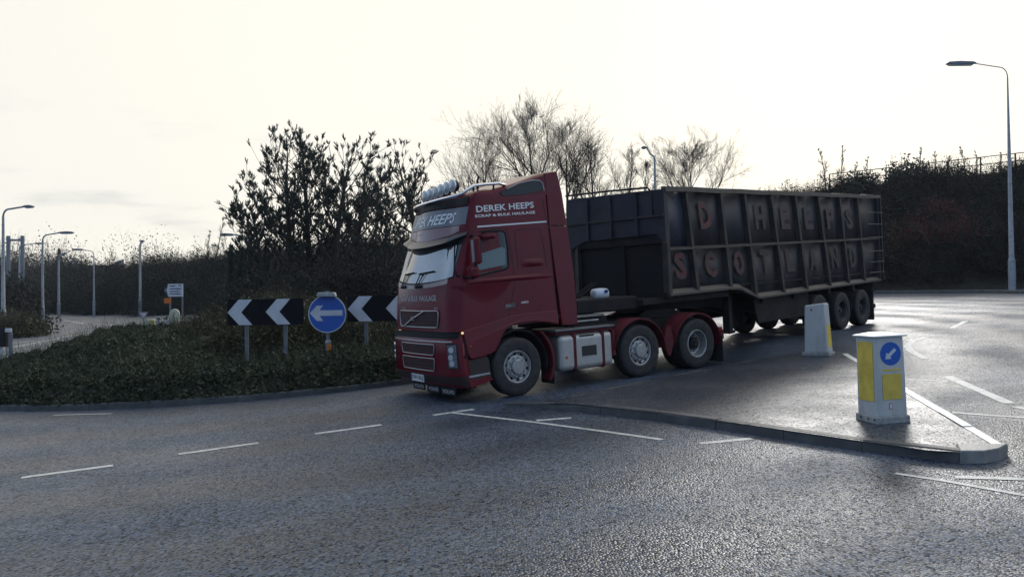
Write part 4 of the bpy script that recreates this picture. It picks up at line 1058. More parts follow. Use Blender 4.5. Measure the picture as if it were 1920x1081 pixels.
# cab shell
XR = 1.02
zrows = [1.26, 1.45, 1.66, 1.85, 2.05, 2.18, 2.45, 2.75, 2.95, 3.04, 3.08, 3.35, 3.5, 3.58]
rows = [(z, 0.0) for z in zrows] + [(3.63, .012), (3.67, .04), (3.70, .09), (3.72, .17)]
qs_front = [-2, -1.83, -1.66, -1.5, -1.33, -1.16, -1, -.8, -.6, -.4, -.2, 0, .2, .4, .6, .8, 1, 1.16, 1.33, 1.5, 1.66, 1.83, 2]
v = []; f = []
sd = 8
for z, ins in rows:
    r_ = []
    xs = float(np.interp(z, *XF))+ins+BOWf(z)+RXf(z)
    sx_ = [xs+(XR-xs)*(1-i/sd) for i in range(sd)]
    r_ += [np.array([x, -(hwid(z)-ins), z]) for x in sx_]
    r_ += [plan(q, z, ins) for q in qs_front]
    r_ += [np.array([x, hwid(z)-ins, z]) for x in sx_[::-1]]
    v += [cabT(p) for p in r_]
w = len(qs_front)+2*sd
for j in range(len(rows)-1):
    for i in range(w): a = j*w+i; b_ = j*w+(i+1) % w; f.append((b_, a, a+w, b_+w))
f.append(tuple(range(w))); f.append(tuple((len(rows)-1)*w+i for i in range(w-1, -1, -1)))
MB().add(v, f).build('cab_body', RED, TR, smooth=True, sharp=35)
# roof deflector rising to the rear
b = MB(); prof = [(-.30, 3.66), (-.05, 3.715), (.10, 3.745), (.28, 3.775), (.47, 3.825), (.66, 3.875), (.85, 3.94), (1.02, 3.985), (1.20, 4.01), (1.34, 4.02)]
v = []; f = []
for x, z in prof:
    h = hwid(3.6); hz = hwid(z)
    sec = [(-h, 3.58), (-(hz-.005), z-.05), (-(hz-.05), z-.01), (-(hz-.16), z+.008), (0, z+.03), (hz-.16, z+.008), (hz-.05, z-.01), (hz-.005, z-.05), (h, 3.58)]
    v += [cabT((x, y, zz)) for y, zz in sec]
k = 9
for i in range(len(prof)-1):
    for j in range(k): a = i*k+j; c = i*k+(j+1) % k; f.append((a, c, c+k, a+k))
f.append(tuple(range(k))); f.append(tuple((len(prof)-1)*k+j for j in range(k)))
MB().add(v, f).build('roof_deflector', RED, TR, smooth=True, sharp=40)
# dark grille set in the side of the roof deflector
for s in (-1, 1):
    def yy(z, o=.012): return s*(hwid(min(z, 3.95))+o)
    pl = [(.02, 3.63), (.16, 3.69), (.43, 3.79), (.75, 3.845), (.90, 3.84), (.965, 3.79), (.985, 3.66), (.54, 3.59), (.06, 3.57)]
    b = MB(); k = len(pl); b.add([cabT((x, yy(z), z)) for x, z in pl] + [cabT((x, yy(z, -.03), z)) for x, z in pl], [tuple(range(k))] + [(i, (i+1) % k, k+(i+1) % k, k+i) for i in range(k)])
    o = b.build('deflector_vent', mat('vent_mesh', (.02, .024, .032), .5, var=.4, scale=60), TR)
    rimp = [cabT((x, yy(z, .018), z)) for x, z in pl]; MB().tube(rimp[1:7], .011, 6).build('vent_trim', STEEL, o)
# side air deflectors behind the cab
for s in (-1, 1):
    pl = [(1.035, 3.00), (1.045, 3.20), (1.05, 3.56), (1.05, 3.98), (1.34, 4.015), (1.41, 3.60), (1.45, 3.0)]
    pl2 = [(1.035, 2.985), (1.452, 2.975), (1.50, 2.04), (1.495, 1.62), (1.47, 1.13), (1.10, 1.15), (1.085, 1.64)]
    for poly in (pl, pl2):
        k = len(poly); b = MB()
        b.add([cabT((x, s*(hwid(z)+.004), z)) for x, z in poly] + [cabT((x, s*(hwid(z)-.05), z)) for x, z in poly], [tuple(range(k)), tuple(range(2*k-1, k-1, -1))] + [(i, (i+1) % k, k+(i+1) % k, k+i) for i in range(k)])
        b.build('side_deflector', RED, TR, bevel=.01)
# bumper and lower front
rows = [.28, .34, .50, .60, .84, 1.08, 1.16, 1.22]
qs2 = [-2.06]+qs_front[1:-1]+[2.06]
v = []; f = []; w = len(qs2)
for z in rows: v += [surf(q, z, .012 if z < 1.15 else (-.02 if z > 1.2 else .0)) for q in qs2]
for j in range(len(rows)-1):
    for i in range(w-1): a = j*w+i; f.append((a+1, a, a+w, a+w+1))
o = MB().add(v, f).build('bumper', RED, TR, smooth=True, sharp=35); o.modifiers.new('t', 'SOLIDIFY').thickness = .05
MB().add([cabT(p) for p in [(-1.0, -1.1, .4), (-1.0, 1.1, .4), (-1.0, 1.1, 1.3), (-1.0, -1.1, 1.3), (-.6, -1.1, .4), (-.6, 1.1, .4), (-.6, 1.1, 1.3), (-.6, -1.1, 1.3)]], [(0, 1, 2, 3), (7, 6, 5, 4), (0, 4, 5, 1), (3, 2, 6, 7), (1, 5, 6, 2), (0, 3, 7, 4)]).build('front_bulkhead', BLACK, TR)
# grilles
def frame_tube(name, m, q, z0, z1, r, off, cz=.05, n=6, parent=TR):
    c = []
    for t in np.linspace(-q, q, 9): c.append(surf(t, z1, off))
    c.append(surf(q*1.02, z1-cz, off)); c.append(surf(q*.98, z0+cz, off))
    for t in np.linspace(q*.93, -q*.93, 9): c.append(surf(t, z0, off))
    c.append(surf(-q*.98, z0+cz, off)); c.append(surf(-q*1.02, z1-cz, off)); c.append(c[0])
    return MB().tube(c, r, n, cap=False).build(name, m, parent, smooth=True)
GR = mat('grille_black', (.010, .010, .011), .6)
PINK = mat('worn_trim', (.45, .40, .40), .35, .5)
up = spatch('upper_grille', GR, -.84, .84, 1.345, 1.615, 12, 2, .008)
frame_tube('frame', PINK, .84, 1.335, 1.625, .012, .016, parent=up)
for z in (1.40, 1.465, 1.53, 1.585): spatch('grille_bar', RED2, -.80, .80, z-.009, z+.009, 12, 1, .018, parent=up)
MB().tube([surf(.58, 1.345, .022), surf(.15, 1.48, .026), surf(-.35, 1.615, .022)], .017, 6).build('diagonal_bar', mat('badge_bar', (.35, .35, .36), .35, .6), up)
MB().tube([surf(.14, 1.483, .03), surf(.10, 1.483, .036)], .035, 12).build('badge', PINK, up)
for z0, z1, q in ((.86, 1.035, .68), (.585, .79, .66)):
    g = spatch('lower_grille', GR, -q, q, z0, z1, 10, 2, .020); frame_tube('frame', PINK, q, z0-.005, z1+.005, .009, .026, .04, parent=g)
    for z in np.linspace(z0+.035, z1-.035, 3): spatch('grille_bar', RED2, -q*.95, q*.95, z-.008, z+.008, 10, 1, .03, parent=g)
spatch('bumper_gap', BLACK, -1.75, 1.75, 1.15, 1.25, 26, 1, .012)
spatch('bumper_trim', PINK, -1.45, 1.45, 1.085, 1.108, 24, 1, .022)
spatch('splitter', mat('lower_valance', (.030, .012, .014), .55), -2.0, 2.0, .30, .50, 24, 2, .016)
for s in (-1, 1):
    hl = spatch('headlight', mat('headlight_glass', (.10, .12, .13), .12, spec=.8, ior=1.6, var=.4, scale=18), s*1.22, s*1.62, .655, 1.045, 6, 5, .022)
    for z, q in ((.96, 1.40), (.83, 1.36), (.73, 1.40)):
        p = surf(s*q, z, .020); p2 = surf(s*q, z, .034); MB().tube([p, p2], .052, 14).build('reflector', CHROME, hl)
    spatch('headlight_surround', BLACK, s*1.18, s*1.66, .635, 1.065, 6, 5, .018)
    spatch('corner_reflector', mat('red_reflector', (.30, .03, .03), .4), s*1.90, s*1.98, .86, 1.06, 2, 3, .02)
    spatch('corner_seam', BLACK, s*1.995, s*2.06, .80, 1.26, 2, 4, .016)
    MB().tube([surf(s*1.92, 1.235, .0), surf(s*1.92, 1.235, .025)], .022, 12).build('marker_lamp', AMBER, TR)
# writing on the front
INK = mat('letter_white', (.70, .71, .72), .45)
INKG = mat('letter_grey', (.42, .42, .42), .5)
def front_text(s, qL, qR, z0, z1, m, off, o=0.0, slant=0): return lettering(s, lambda a, c: surf(qL+(qR-qL)*a + slant*(c-.5), z0+(z1-z0)*c, off), m, TR, o)
front_text('SCRAP & BULK HAULAGE', .86, -.80, 1.80, 1.90, INKG, .006, .012)
front_text('VOLVO', .86, .52, 1.655, 1.695, INKG, .006)
front_text('FH', -.72, -.84, 1.655, 1.69, INKG, .006)
# windscreen, scuttle, visor, name board
ws = spatch('windscreen', GLASS_W, lambda t: 1.45-.12*t, lambda t: -1.46+.10*t, lambda u: 2.12+.09*(2*u-1)**2, lambda u: 2.86, 22, 8, .006)
spatch('windscreen_seal', BLACK, lambda t: 1.50-.12*t, lambda t: -1.52+.10*t, lambda u: 2.095+.09*(2*u-1)**2, lambda u: 2.88, 22, 8, .003)
spatch('scuttle', mat('scuttle_pink', (.30, .22, .22), .35, var=.2, scale=4), 1.40, -1.25, lambda u: 2.02+.07*(2*u-1)**2, lambda u: 2.09+.085*(2*u-1)**2, 22, 1, .008)
for q0 in (.62, -.22):
    a = MB().tube([surf(q0+.20, 2.06, .03), surf(q0-.02, 2.29, .045)], .010, 6).tube([surf(q0+.10, 2.07, .03), surf(q0-.14, 2.29, .045)], .007, 5); a = a.build('wiper', BLACK, TR)
    MB().tube([surf(q0+.10, 2.275, .03), surf(q0-.12, 2.29, .03), surf(q0-.48, 2.31, .03)], .012, 6).build('wiper_blade', BLACK, a)
    MB().tube([surf(q0+.22, 2.055, .01), surf(q0+.08, 2.055, .05), surf(q0-.08, 2.06, .01)], .028, 8).build('pivot_cover', BLACK, a)
VIS = mat('visor_tint', (.030, .038, .052), .30, spec=.3, var=.2, scale=3)
spatch('sun_visor', VIS, 1.70, -1.80, lambda u: 2.71+.16*(2*u-1)**2, lambda u: 2.855+.11*(2*u-1)**2, 28, 4, lambda u, v: .03+.085*(1-v)**1.2, .025)
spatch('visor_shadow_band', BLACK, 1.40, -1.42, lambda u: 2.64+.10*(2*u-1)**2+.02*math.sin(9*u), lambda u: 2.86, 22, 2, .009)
fb = spatch('header_panel', mat('header_pink', (.24, .14, .15), .35, coat=.4), 1.30, -1.40, lambda u: 2.865+.12*(2*u-1)**2, lambda u: 3.075, 22, 2, .012)
front_text('SCOTLAND', .85, .22, 2.975, 3.025, INK, .018)
BOARD = mat('name_board', (.12, .14, .165), .35, var=.1, scale=4)
bd = spatch('name_board', BOARD, lambda t: 1.55-.05*t, lambda t: -1.66+.03*t, 3.09, 3.40, 22, 4, .010)
front_text('DEREK HEEPS', 1.10, -1.12, 3.135, 3.32, INK, .016, .02, slant=-.10)
spatch('roof_lip', BLACK, 1.5, -1.55, 3.42, 3.575, 22, 3, .02)
# roof light bar with six round lamps
LBX, LBZ = -1.02, 3.50
MB().tube([cabT(p) for p in [(-.62, 1.0, 3.50), (-.70, .85, 3.54), (-.78, .60, 3.555), (-.83, .3, 3.565), (-.85, 0, 3.575), (-.85, -.4, 3.585), (-.82, -.75, 3.595), (-.78, -.93, 3.605), (-.72, -1.02, 3.63), (-.66, -1.06, 3.68), (-.52, -1.05, 3.755), (-.30, -1.02, 3.78), (.05, -1.0, 3.80), (.18, -1.0, 3.76)]], .028, 10).build('light_bar', CHROME, TR, smooth=True)
for x in (-.50, -.08): MB().tube([cabT((x, -1.0, 3.66)), cabT((x, -1.02, 3.775))], .018, 6).build('bar_bracket', BLACK, TR)
for i in range(6):
    y = .53-.212*i; x = -.60; c = cabT((x, y, 3.775-.075*y))
    t = MB().lathe([(.0, .10), (.06, .085), (.105, .03), (.118, -.02), (.120, -.045), (.11, -.05)], 24, 'x', c).build('spot_lamp', BLACK, TR, smooth=True, sharp=40)
    for q in (t,): q.data.transform(Matrix.Translation(c) @ Matrix.Scale(-1, 4, (1, 0, 0)) @ Matrix.Translation([-k_ for k_ in c])) if False else None
    MB().lathe([(.114, -.046), (.08, -.066), (.0, -.076)], 24, 'x', c).build('lens', LENS, t, smooth=True)
    MB().lathe([(.121, -.03), (.125, -.04), (.121, -.052), (.110, -.053)], 24, 'x', c).build('bezel', CHROME, t, smooth=True)
    MB().tube([(c[0], c[1], c[2]-.10), (c[0]+.02, c[1], 3.66)], .015, 6).build('bracket', BLACK, t)
MB().tube([cabT((-.35, -.9, 3.70)), cabT((-.34, -.9, 3.86)), cabT((-.30, -.9, 3.93))], .02, 6).build('air_horn', BLACK, TR)
# side: stripe, writing, window, door seams
def spoly(name, m, pl, off=.006, sink=-.012, parent=TR, fn=side):
    k = len(pl)
    return MB().add([fn(x, z, off) for x, z in pl] + [fn(x, z, sink) for x, z in pl], [tuple(range(k))] + [(i, (i+1) % k, k+(i+1) % k, k+i) for i in range(k)]).build(name, m, parent)
def far(x, z, off=0.0): p = side(x, z, off); return (p[0], -p[1], p[2])
def ribbon(name, m, pts, w, off=.005, fn=side, parent=TR):
    v = []; f = []
    P = [np.array(p) for p in pts]
    for i, p in enumerate(P):
        d = P[min(i+1, len(P)-1)]-P[max(i-1, 0)]; d /= np.linalg.norm(d); nn = np.array([-d[1], d[0]])*w/2
        for s in (1, -1): q = p+nn*s; v.append(fn(q[0], q[1], off))
    k = len(v); v += [fn(*( (P[i//2]+ (np.array([0, 0])))[:2]), -.008) for i in range(k)]
    f = [(2*i, 2*i+1, 2*i+3, 2*i+2) for i in range(len(P)-1)]
    v = v[:k]
    o = MB().add(v, f).build(name, m, parent); o.modifiers.new('t', 'SOLIDIFY').thickness = .004; return o
def line(a, b_, n=6): return [(a[0]+(b_[0]-a[0])*i/n, a[1]+(b_[1]-a[1])*i/n) for i in range(n+1)]
ribbon('side_stripe', INK, line((-.74, 3.03), (.98, 3.08), 8), .028)
lettering('DEREK HEEPS', lambda a, c: side(-.52+1.25*a, 3.285+.115*c+.055*a, .006), INK, TR, .022)
lettering('SCRAP & BULK HAULAGE', lambda a, c: side(-.56+1.30*a, 3.195+.05*c+.04*a, .006), INK, TR, .03)
SEAM = mat('seam_black', (.008, .006, .007), .7)
ribbon('door_seam', SEAM, [(-.70, 2.985), (-.40, 3.0), (.06, 2.985), (.10, 2.95), (.125, 2.6), (.14, 2.19), (.12, 1.95), (.0, 1.62), (-.05, 1.42)], .012, .003)
ribbon('panel_seam', SEAM, line((.93, 3.51), (1.0, 3.10), 2) + line((1.01, 3.04), (1.02, 1.30), 4), .014, .003)
ribbon('locker_seam', SEAM, [(.25, 2.25), (.24, 2.88), (.29, 2.945), (.52, 2.965), (.76, 2.955), (.83, 2.90), (.86, 2.6), (.88, 2.25)], .010, .003)
def bulge(name, x0, x1, z0, z1, h, m=RED, nu=14, nv=10, pw=1.0):
    def fn(u, v, o):
        x = x0+(x1-x0)*u; z = z0+(z1-z0)*v
        t = (math.sin(math.pi*u)*math.sin(math.pi*v))**pw
        return side(x, z, (.002+h*t) if o else -.01)
    return patch(name, m, fn, nu, nv)
bulge('locker_handle_recess', .32, .82, 2.27, 2.42, .03)
bulge('waist_moulding', -.98, 1.0, 2.04, 2.135, .028, nu=20)
# scalloped hollow below the window
def scal(u, v, o):
    x = -1.0+1.05*u; zt = 2.03; zb = 2.02-.30*math.sin(math.pi*min(1, u*1.02))**.8-.02; z = zb+(zt-zb)*v
    return side(x, z, (.004+.035*v**1.5*math.sin(math.pi*u)**.6) if o else -.01)
patch('door_scallop', RED, scal, 22, 8)
win = [(-.80, 2.86), (-.70, 2.93), (-.34, 2.955), (-.02, 2.945), (.035, 2.90), (.055, 2.62), (.03, 2.31), (-.03, 2.265), (-.52, 2.20), (-.84, 2.175), (-.925, 2.21), (-.93, 2.30)]
sw = spoly('side_window', GLASS, win, .008)
wf = MB().tube([side(*p, .006) for p in win+win[:2]], .018, 6, cap=False).build('window_seal', BLACK, sw, smooth=True)
spoly('side_window', GLASS, win, .008, fn=far)
spoly('side_window_blind', mat('blind_grey', (.16, .22, .24), .6), [(-.60, 2.28), (-.03, 2.34), (.0, 2.62), (-.06, 2.66), (-.45, 2.58), (-.62, 2.55)], .011)
# mirrors
for s in (-1,):
    def mc(x, y, z): return cabT((x, s*y, z))
    def mbox(name, x, y, z, sx_, sy_, sz, m, bev):
        b = MB().box(-sx_/2, sx_/2, -sy_/2, sy_/2, -sz/2, sz/2); o = b.build(name, m, TR, bevel=bev, seg=4); o.location = mc(x, y, z); o.rotation_euler = (0, -PT, s*rad(18)); return o
    mi = mbox('mirror', -.75, 1.36, 2.615, .12, .22, .46, RED, .045)
    MB().box(-.064, -.056, -.07, .10, -.19, .19).build('mirror_edge', STEEL, mi)
    MB().box(.056, .066, -.09, .09, -.20, .20).build('mirror_glass', GLASS, mi)
    mbox('mirror', -.82, 1.36, 2.25, .14, .22, .19, RED, .05)
    for arm_ in ([(-.66, 1.05, 2.88), (-.73, 1.30, 2.885), (-.76, 1.34, 2.80)], [(-.86, 1.10, 2.18), (-.82, 1.30, 2.15), (-.82, 1.34, 2.20)], [(-.78, 1.35, 2.40), (-.81, 1.35, 2.33)]):
        MB().tube([mc(*q) for q in arm_], .023, 8).build('mirror_arm', BLACK, TR)
    mk = mbox('kerb_mirror', -.40, 1.20, 2.85, .26, .16, .085, RED, .038); MB().tube([(-.03, -s*.02, .03), (-.05, -s*.10, .10)], .014, 6).build('mirror_arm', BLACK, mk)
# door handle, badges
sp = spoly('badge_plate', mat('badge_dark', (.05, .06, .065), .4), [(-.12, 1.64), (.10, 1.66), (.10, 1.585), (-.12, 1.57)], .006)
lettering('FH', lambda a, c: side(-.10+.09*a, 1.59+.045*c, .012), INKG, TR)
lettering('480', lambda a, c: side(.22+.17*a, 1.625+.04*c, .006), INK, TR, .01)
# fender and step below the door
def fpt(x, z, off): p = (x, -(hwid(z)+off), z); return cabT(p)
ftop = [(-1.04, 1.27), (-.52, 1.345), (-.20, 1.405), (.05, 1.44), (.5, 1.445), (1.02, 1.44)]
fbot = [(1.02, 1.175), (.80, 1.225), (.50, 1.27), (.23, 1.285), (-.02, 1.265), (-.14, 1.22), (-.25, 1.11), (-.33, .98), (-.42, .86), (-.52, .815), (-.75, .775), (-.93, .77), (-.985, .84), (-1.02, 1.05)]
for s in (-1, 1):
    pl = ftop+fbot; k = len(pl)
    def g(x, z, off): p = fpt(x, z, off); return (p[0], p[1]*(-s), p[2])
    b = MB(); b.add([g(x, z, .030 if z < 1.33 else .012) for x, z in pl] + [g(x, z, -.16) for x, z in pl], [tuple(range(k)), tuple(range(2*k-1, k-1, -1))] + [(i, (i+1) % k, k+(i+1) % k, k+i) for i in range(k)])
    b.build('front_wing', RED, TR, bevel=.02, seg=3)
    b = MB(); pl = [(-1.0, .76), (-.60, .80), (-.56, .70), (-.54, .38), (-.82, .34), (-.98, .38)]; k = 6
    b.add([g(x, z, .0) for x, z in pl] + [g(x, z, -.35) for x, z in pl], [tuple(range(k)), tuple(range(2*k-1, k-1, -1))] + [(i, (i+1) % k, k+(i+1) % k, k+i) for i in range(k)])
    st = b.build('step_box', mat('step_dark', (.028, .016, .018), .6), TR, bevel=.02)
    b = MB(); pl = [(-1.0, .495), (-.58, .505), (-.58, .475), (-1.0, .465)]; b.add([g(x, z, .012) for x, z in pl] + [g(x, z, -.1) for x, z in pl], [(0, 1, 2, 3), (0, 4, 5, 1), (3, 2, 6, 7)])
    b.build('step_tread', STEEL, st)
    pl = [(-1.02, .42), (-.60, .44), (-.52, .38), (-.70, .33), (-1.0, .30)]; b = MB(); k = 5
    b.add([g(x, z, .02) for x, z in pl] + [g(x, z, -.3) for x, z in pl], [tuple(range(k))] + [(i, (i+1) % k, k+(i+1) % k, k+i) for i in range(k)]); b.build('lower_skirt', RED, st)
    if s < 0: MB().tube([g(-.93, 1.0, .03), g(-.93, 1.0, .045)], .014, 8).build('side_marker', ORANGE, TR)
    # wheel housing
    b = MB(); aa = np.linspace(rad(-12), rad(192), 20)
    for r_, nm in ((.66, 0),):
        v = [(r_*math.cos(a)+.06, s*yq, .52+r_*math.sin(a)) for a in aa for yq in (1.17, .55)]
        b.add(v, [(2*i, 2*i+2, 2*i+3, 2*i+1) for i in range(len(aa)-1)])
    o = b.build('wheel_housing', BLACK, TR, smooth=True); o.modifiers.new('t', 'SOLIDIFY').thickness = .03
    b = MB(); aa = np.linspace(rad(-30), rad(52), 10); r_ = .70
    b.add([(r_*math.cos(a)+.08+q, s*yq, .56+r_*math.sin(a)) for a in aa for q, yq in ((0, 1.24), (.05, 1.24), (.05, 1.0), (0, 1.0))], [(4*i+j, 4*i+(j+1) % 4, 4*i+4+(j+1) % 4, 4*i+4+j) for i in range(9) for j in range(4)])
    b.build('rear_wing_strip', RED2, TR)
    MB().box(.80, .83, s*1.02-.2, s*1.02+.2, .12, .60).build('mud_flap', RUBBER, TR)
# number plate and boards under the bumper
def fbox(name, m, y, z, w, h, th_, tilt, parent=TR):
    q = y/(hwid(z)-RYf(z)); q = math.copysign(min(abs(q), 1.6), q)
    c = surf(q, z, .03); o = MB().box(-th_, th_, -w/2, w/2, -h/2, h/2).build(name, m, parent); o.location = c; o.rotation_euler = (0, 0, tilt); return o
pl = fbox('number_plate', mat('plate_white', (.62, .64, .66), .45), .06, .425, .46, .13, .008, rad(0))
lettering('DH 6LJ', lambda a, c: (-.0095, .20-.40*a, -.045+.09*c), SIGNB, pl, .02)
for y, z in ((.20, .225), (-.33, .215), (-.80, .20)):
    o = fbox('mud_flap', BLACK, y, z+.02, .46, .13, .006, rad(0) if abs(y) < .5 else rad(4)); lettering('VOLVO', lambda a, c: (-.0075, .18-.36*a, -.035+.065*c), INKG, o, .02)
# fuel tank, catwalk, chassis
tk = MB().box(.95, 2.26, -1.235, -.55, .31, .99).build('fuel_tank', ALU, TR, bevel=.10, seg=5)
for x in (1.31, 2.00):
    MB().box(x-.06, x+.06, -1.247, -.55, .296, 1.004).build('tank_strap', RED2, tk, bevel=.10, seg=5)
MB().box(1.47, 1.83, -1.2395, -1.15, .56, .75).build('step_recess', mat('recess', (.03, .03, .03), .7), tk)
MB().box(1.47, 1.83, -1.243, -1.22, .535, .56).build('step_edge', STEEL, tk)
MB().box(1.44, 1.78, -1.24, -1.2, .935, .955).build('tank_slot', BLACK, tk)
MB().lathe([(0, -1.2385), (.03, -1.2385), (.03, -1.23), (0, -1.23)], 10, 'y', (1.10, 0, .57)).build('red_mark', mat('red_mark_paint', (.45, .08, .05), .6), tk)
MB().box(.86, 2.30, -1.25, -.5, 1.06, 1.10).build('catwalk', mat('plate_grey', (.16, .16, .17), .45, .4, var=.3, scale=12), TR, bevel=.01)
MB().box(.88, 2.28, -1.20, -.6, 1.0, 1.05).build('catwalk_frame', RED2, TR)
MB().box(1.45, 2.3, -.95, -.35, 1.27, 1.31).build('deck_plate', mat('deck_aluminium', (.30, .29, .26), .5, .4, var=.4, scale=14, dirt=(.08, .07, .05), dirt_amt=.7, dirt_scale=9), TR)
MB().box(1.42, 2.4, -.9, .9, 1.12, 1.26).build('deck_support', DARK, TR)
MB().tube([(1.45, -1.0, 1.20), (2.1, -1.0, 1.20)], .018, 8).build('deck_rail', STEEL, TR)
for y in (-.43, .43): MB().box(-1.0, 5.45, y-.04, y+.04, .78, 1.06).build('chassis_rail', DARK, TR)
MB().box(1.5, 3.4, -1.0, .9, 1.05, 1.12).box(2.45, 3.9, -.62, .62, 1.0, 1.15).build('cross_frame', DARK, TR)
MB().box(1.7, 3.3, -.85, .75, 1.33, 1.60).build('equipment_box', DARK, TR, bevel=.03)
MB().box(1.62, 1.72, -.5, .5, 1.1, 2.6).build('hose_stand', DARK, TR)
for k in range(3): MB().tube([(1.7, -.2+.2*k, 2.3), (1.95, -.2+.2*k, 1.7), (2.4, -.1+.1*k, 1.62), (2.9, -.1+.1*k, 1.9)], .02, 8).build('air_hose', BLACK, TR, smooth=True)
MB().prism([(3.7, 1.15), (5.0, 1.02), (5.1, 1.10), (4.7, 1.24), (3.9, 1.26)], -.45, .45).build('fifth_wheel', DARK, TR)
for x, y_ in ((0, 1.1), (2.96, .9), (4.6, .9)): MB().tube([(x, -y_, .52), (x, y_, .52)], .09, 10).build('axle', DARK, TR)
MB().box(5.35, 5.45, -1.2, 1.2, .55, .75).build('rear_crossmember', RED2, TR)
for s in (-1, 1):
    yc = s*(1.25-.15)
    wheel(TR, 'front_wheel', 0.0, yc, .52, .30, s, 'hub'); wheel(TR, 'middle_wheel', 2.96, yc, .52, .30, s, 'hub'); wheel(TR, 'rear_wheel', 4.60, yc, .52, .28, s, 'dish'); wheel(TR, 'rear_wheel', 4.60, s*.78, .52, .28, s, 'dish')
    for cx_, a0, a1, r_ in ((2.96, rad(0), rad(172), .63), (4.6, rad(-8), rad(176), .625)):
        aa = np.linspace(a0, a1, 22); b = MB(); y0, y1 = s*1.255, s*.80
        b.add([(cx_+r_*math.cos(a)*1.08+dx, yq, .545+r_*math.sin(a)+dz) for a in aa for yq, dx, dz in ((y0, 0, -.035), (y0, 0, .0), (y1, 0, .0), (y1, 0, -.03))], [(4*i+j, 4*i+(j+1) % 4, 4*i+4+(j+1) % 4, 4*i+4+j) for i in range(21) for j in range(4)] + [(0, 1, 2, 3), (87, 86, 85, 84)])
        b.build('mudguard', RED2, TR, smooth=True, sharp=40)
    MB().box(5.33, 5.35, s*1.02-.23, s*1.02+.23, .06, .62).build('mud_flap', RUBBER, TR)
    MB().box(2.25, 2.32, s*1.0-.22, s*1.0+.22, .50, 1.0).build('wing_plate', RED2, TR)
    MB().prism([(3.62, .60), (3.72, .95), (3.84, .95), (3.92, .60), (3.80, .35), (3.74, .35)], s*1.20-.02, s*1.20+.02).build('wing_joint', RED2, TR)
    MB().box(5.34, 5.44, s*1.1-.07, s*1.1+.07, .62, .80).build('tail_lamp', mat('tail_red', (.35, .02, .02), .3), TR)
# plastic drum riding behind the cab
jug = empty('plastic_container'); jug.matrix_world = TR.matrix_world @ Matrix.Translation((2.50, -.62, 1.60)); tag(jug, 'white plastic container with a blue cap lying behind the red cab', 'container')
b = MB(); b.lathe([(0, -.19), (.07, -.19), (.105, -.16), (.115, 0), (.105, .16), (.07, .19), (0, .19)], 20, 'x', (0, 0, .085)); o = b.build('body', mat('jug_white', (.62, .66, .72), .4), jug, smooth=True, sharp=50)
MB().lathe([(.035, -.145), (.035, -.11), (0, -.11)][::-1], 14, 'y', (.06, 0, .13)).build('cap', mat('cap_blue', (.05, .10, .45), .4), jug)

# ------------------------------------------------------------------ scrap trailer
TL = place_vehicle('scrap_trailer', (9.4822, 22.7757, 1.2737), (.70614, .70614, .05225), 1.275)
tag(TL, 'long dark ribbed steel scrap trailer behind the red cab', 'trailer')
PAN = mat('panel_steel', (.029, .032, .040), .62, var=.35, scale=1.3, dirt=(.070, .046, .036), dirt_amt=.75, dirt_scale=1.6, bump=.35, bscale=9, stretch=(1, 1, .45))
PANB = mat('panel_blue', (.034, .044, .070), .6, var=.35, scale=1.2, dirt=(.075, .060, .055), dirt_amt=.6, dirt_scale=1.2, bump=.25, bscale=14)
RIB = mat('rib_steel', (.028, .027, .028), .62, var=.35, scale=3, dirt=(.065, .040, .030), dirt_amt=.6, dirt_scale=3)
RAIL = mat('rail_steel', (.075, .070, .064), .5, .2, var=.35, scale=4, dirt=(.07, .05, .04), dirt_amt=.6, dirt_scale=4)
YN = -1.275
def lin(x, a, b_): return a[1]+(b_[1]-a[1])*(x-a[0])/(b_[0]-a[0])
def ztop(x): return lin(x, (-8.65, 3.68), (3.14, 3.90))
def zmid(x): return lin(x, (-8.6, 2.41), (3.0, 2.59))
BX = [-8.66, -6.16, -5.73, -4.88, 3.0]; BZ = [1.47, 1.49, 1.46, 1.20, 1.32]
def zbot(x): return float(np.interp(x, BX, BZ))
rt = [-8.62, -7.85, -6.41, -5.31, -3.97, -2.64, -1.25, .17, 1.45, 3.10]
rb = [-8.64, -7.54, -6.13, -4.98, -3.54, -2.21, -.75, .53, 1.72, 2.90]
def ribx(i, z): 
    t = (3.72-z)/(3.72-1.3); return rt[i]+(rb[i]-rt[i])*t
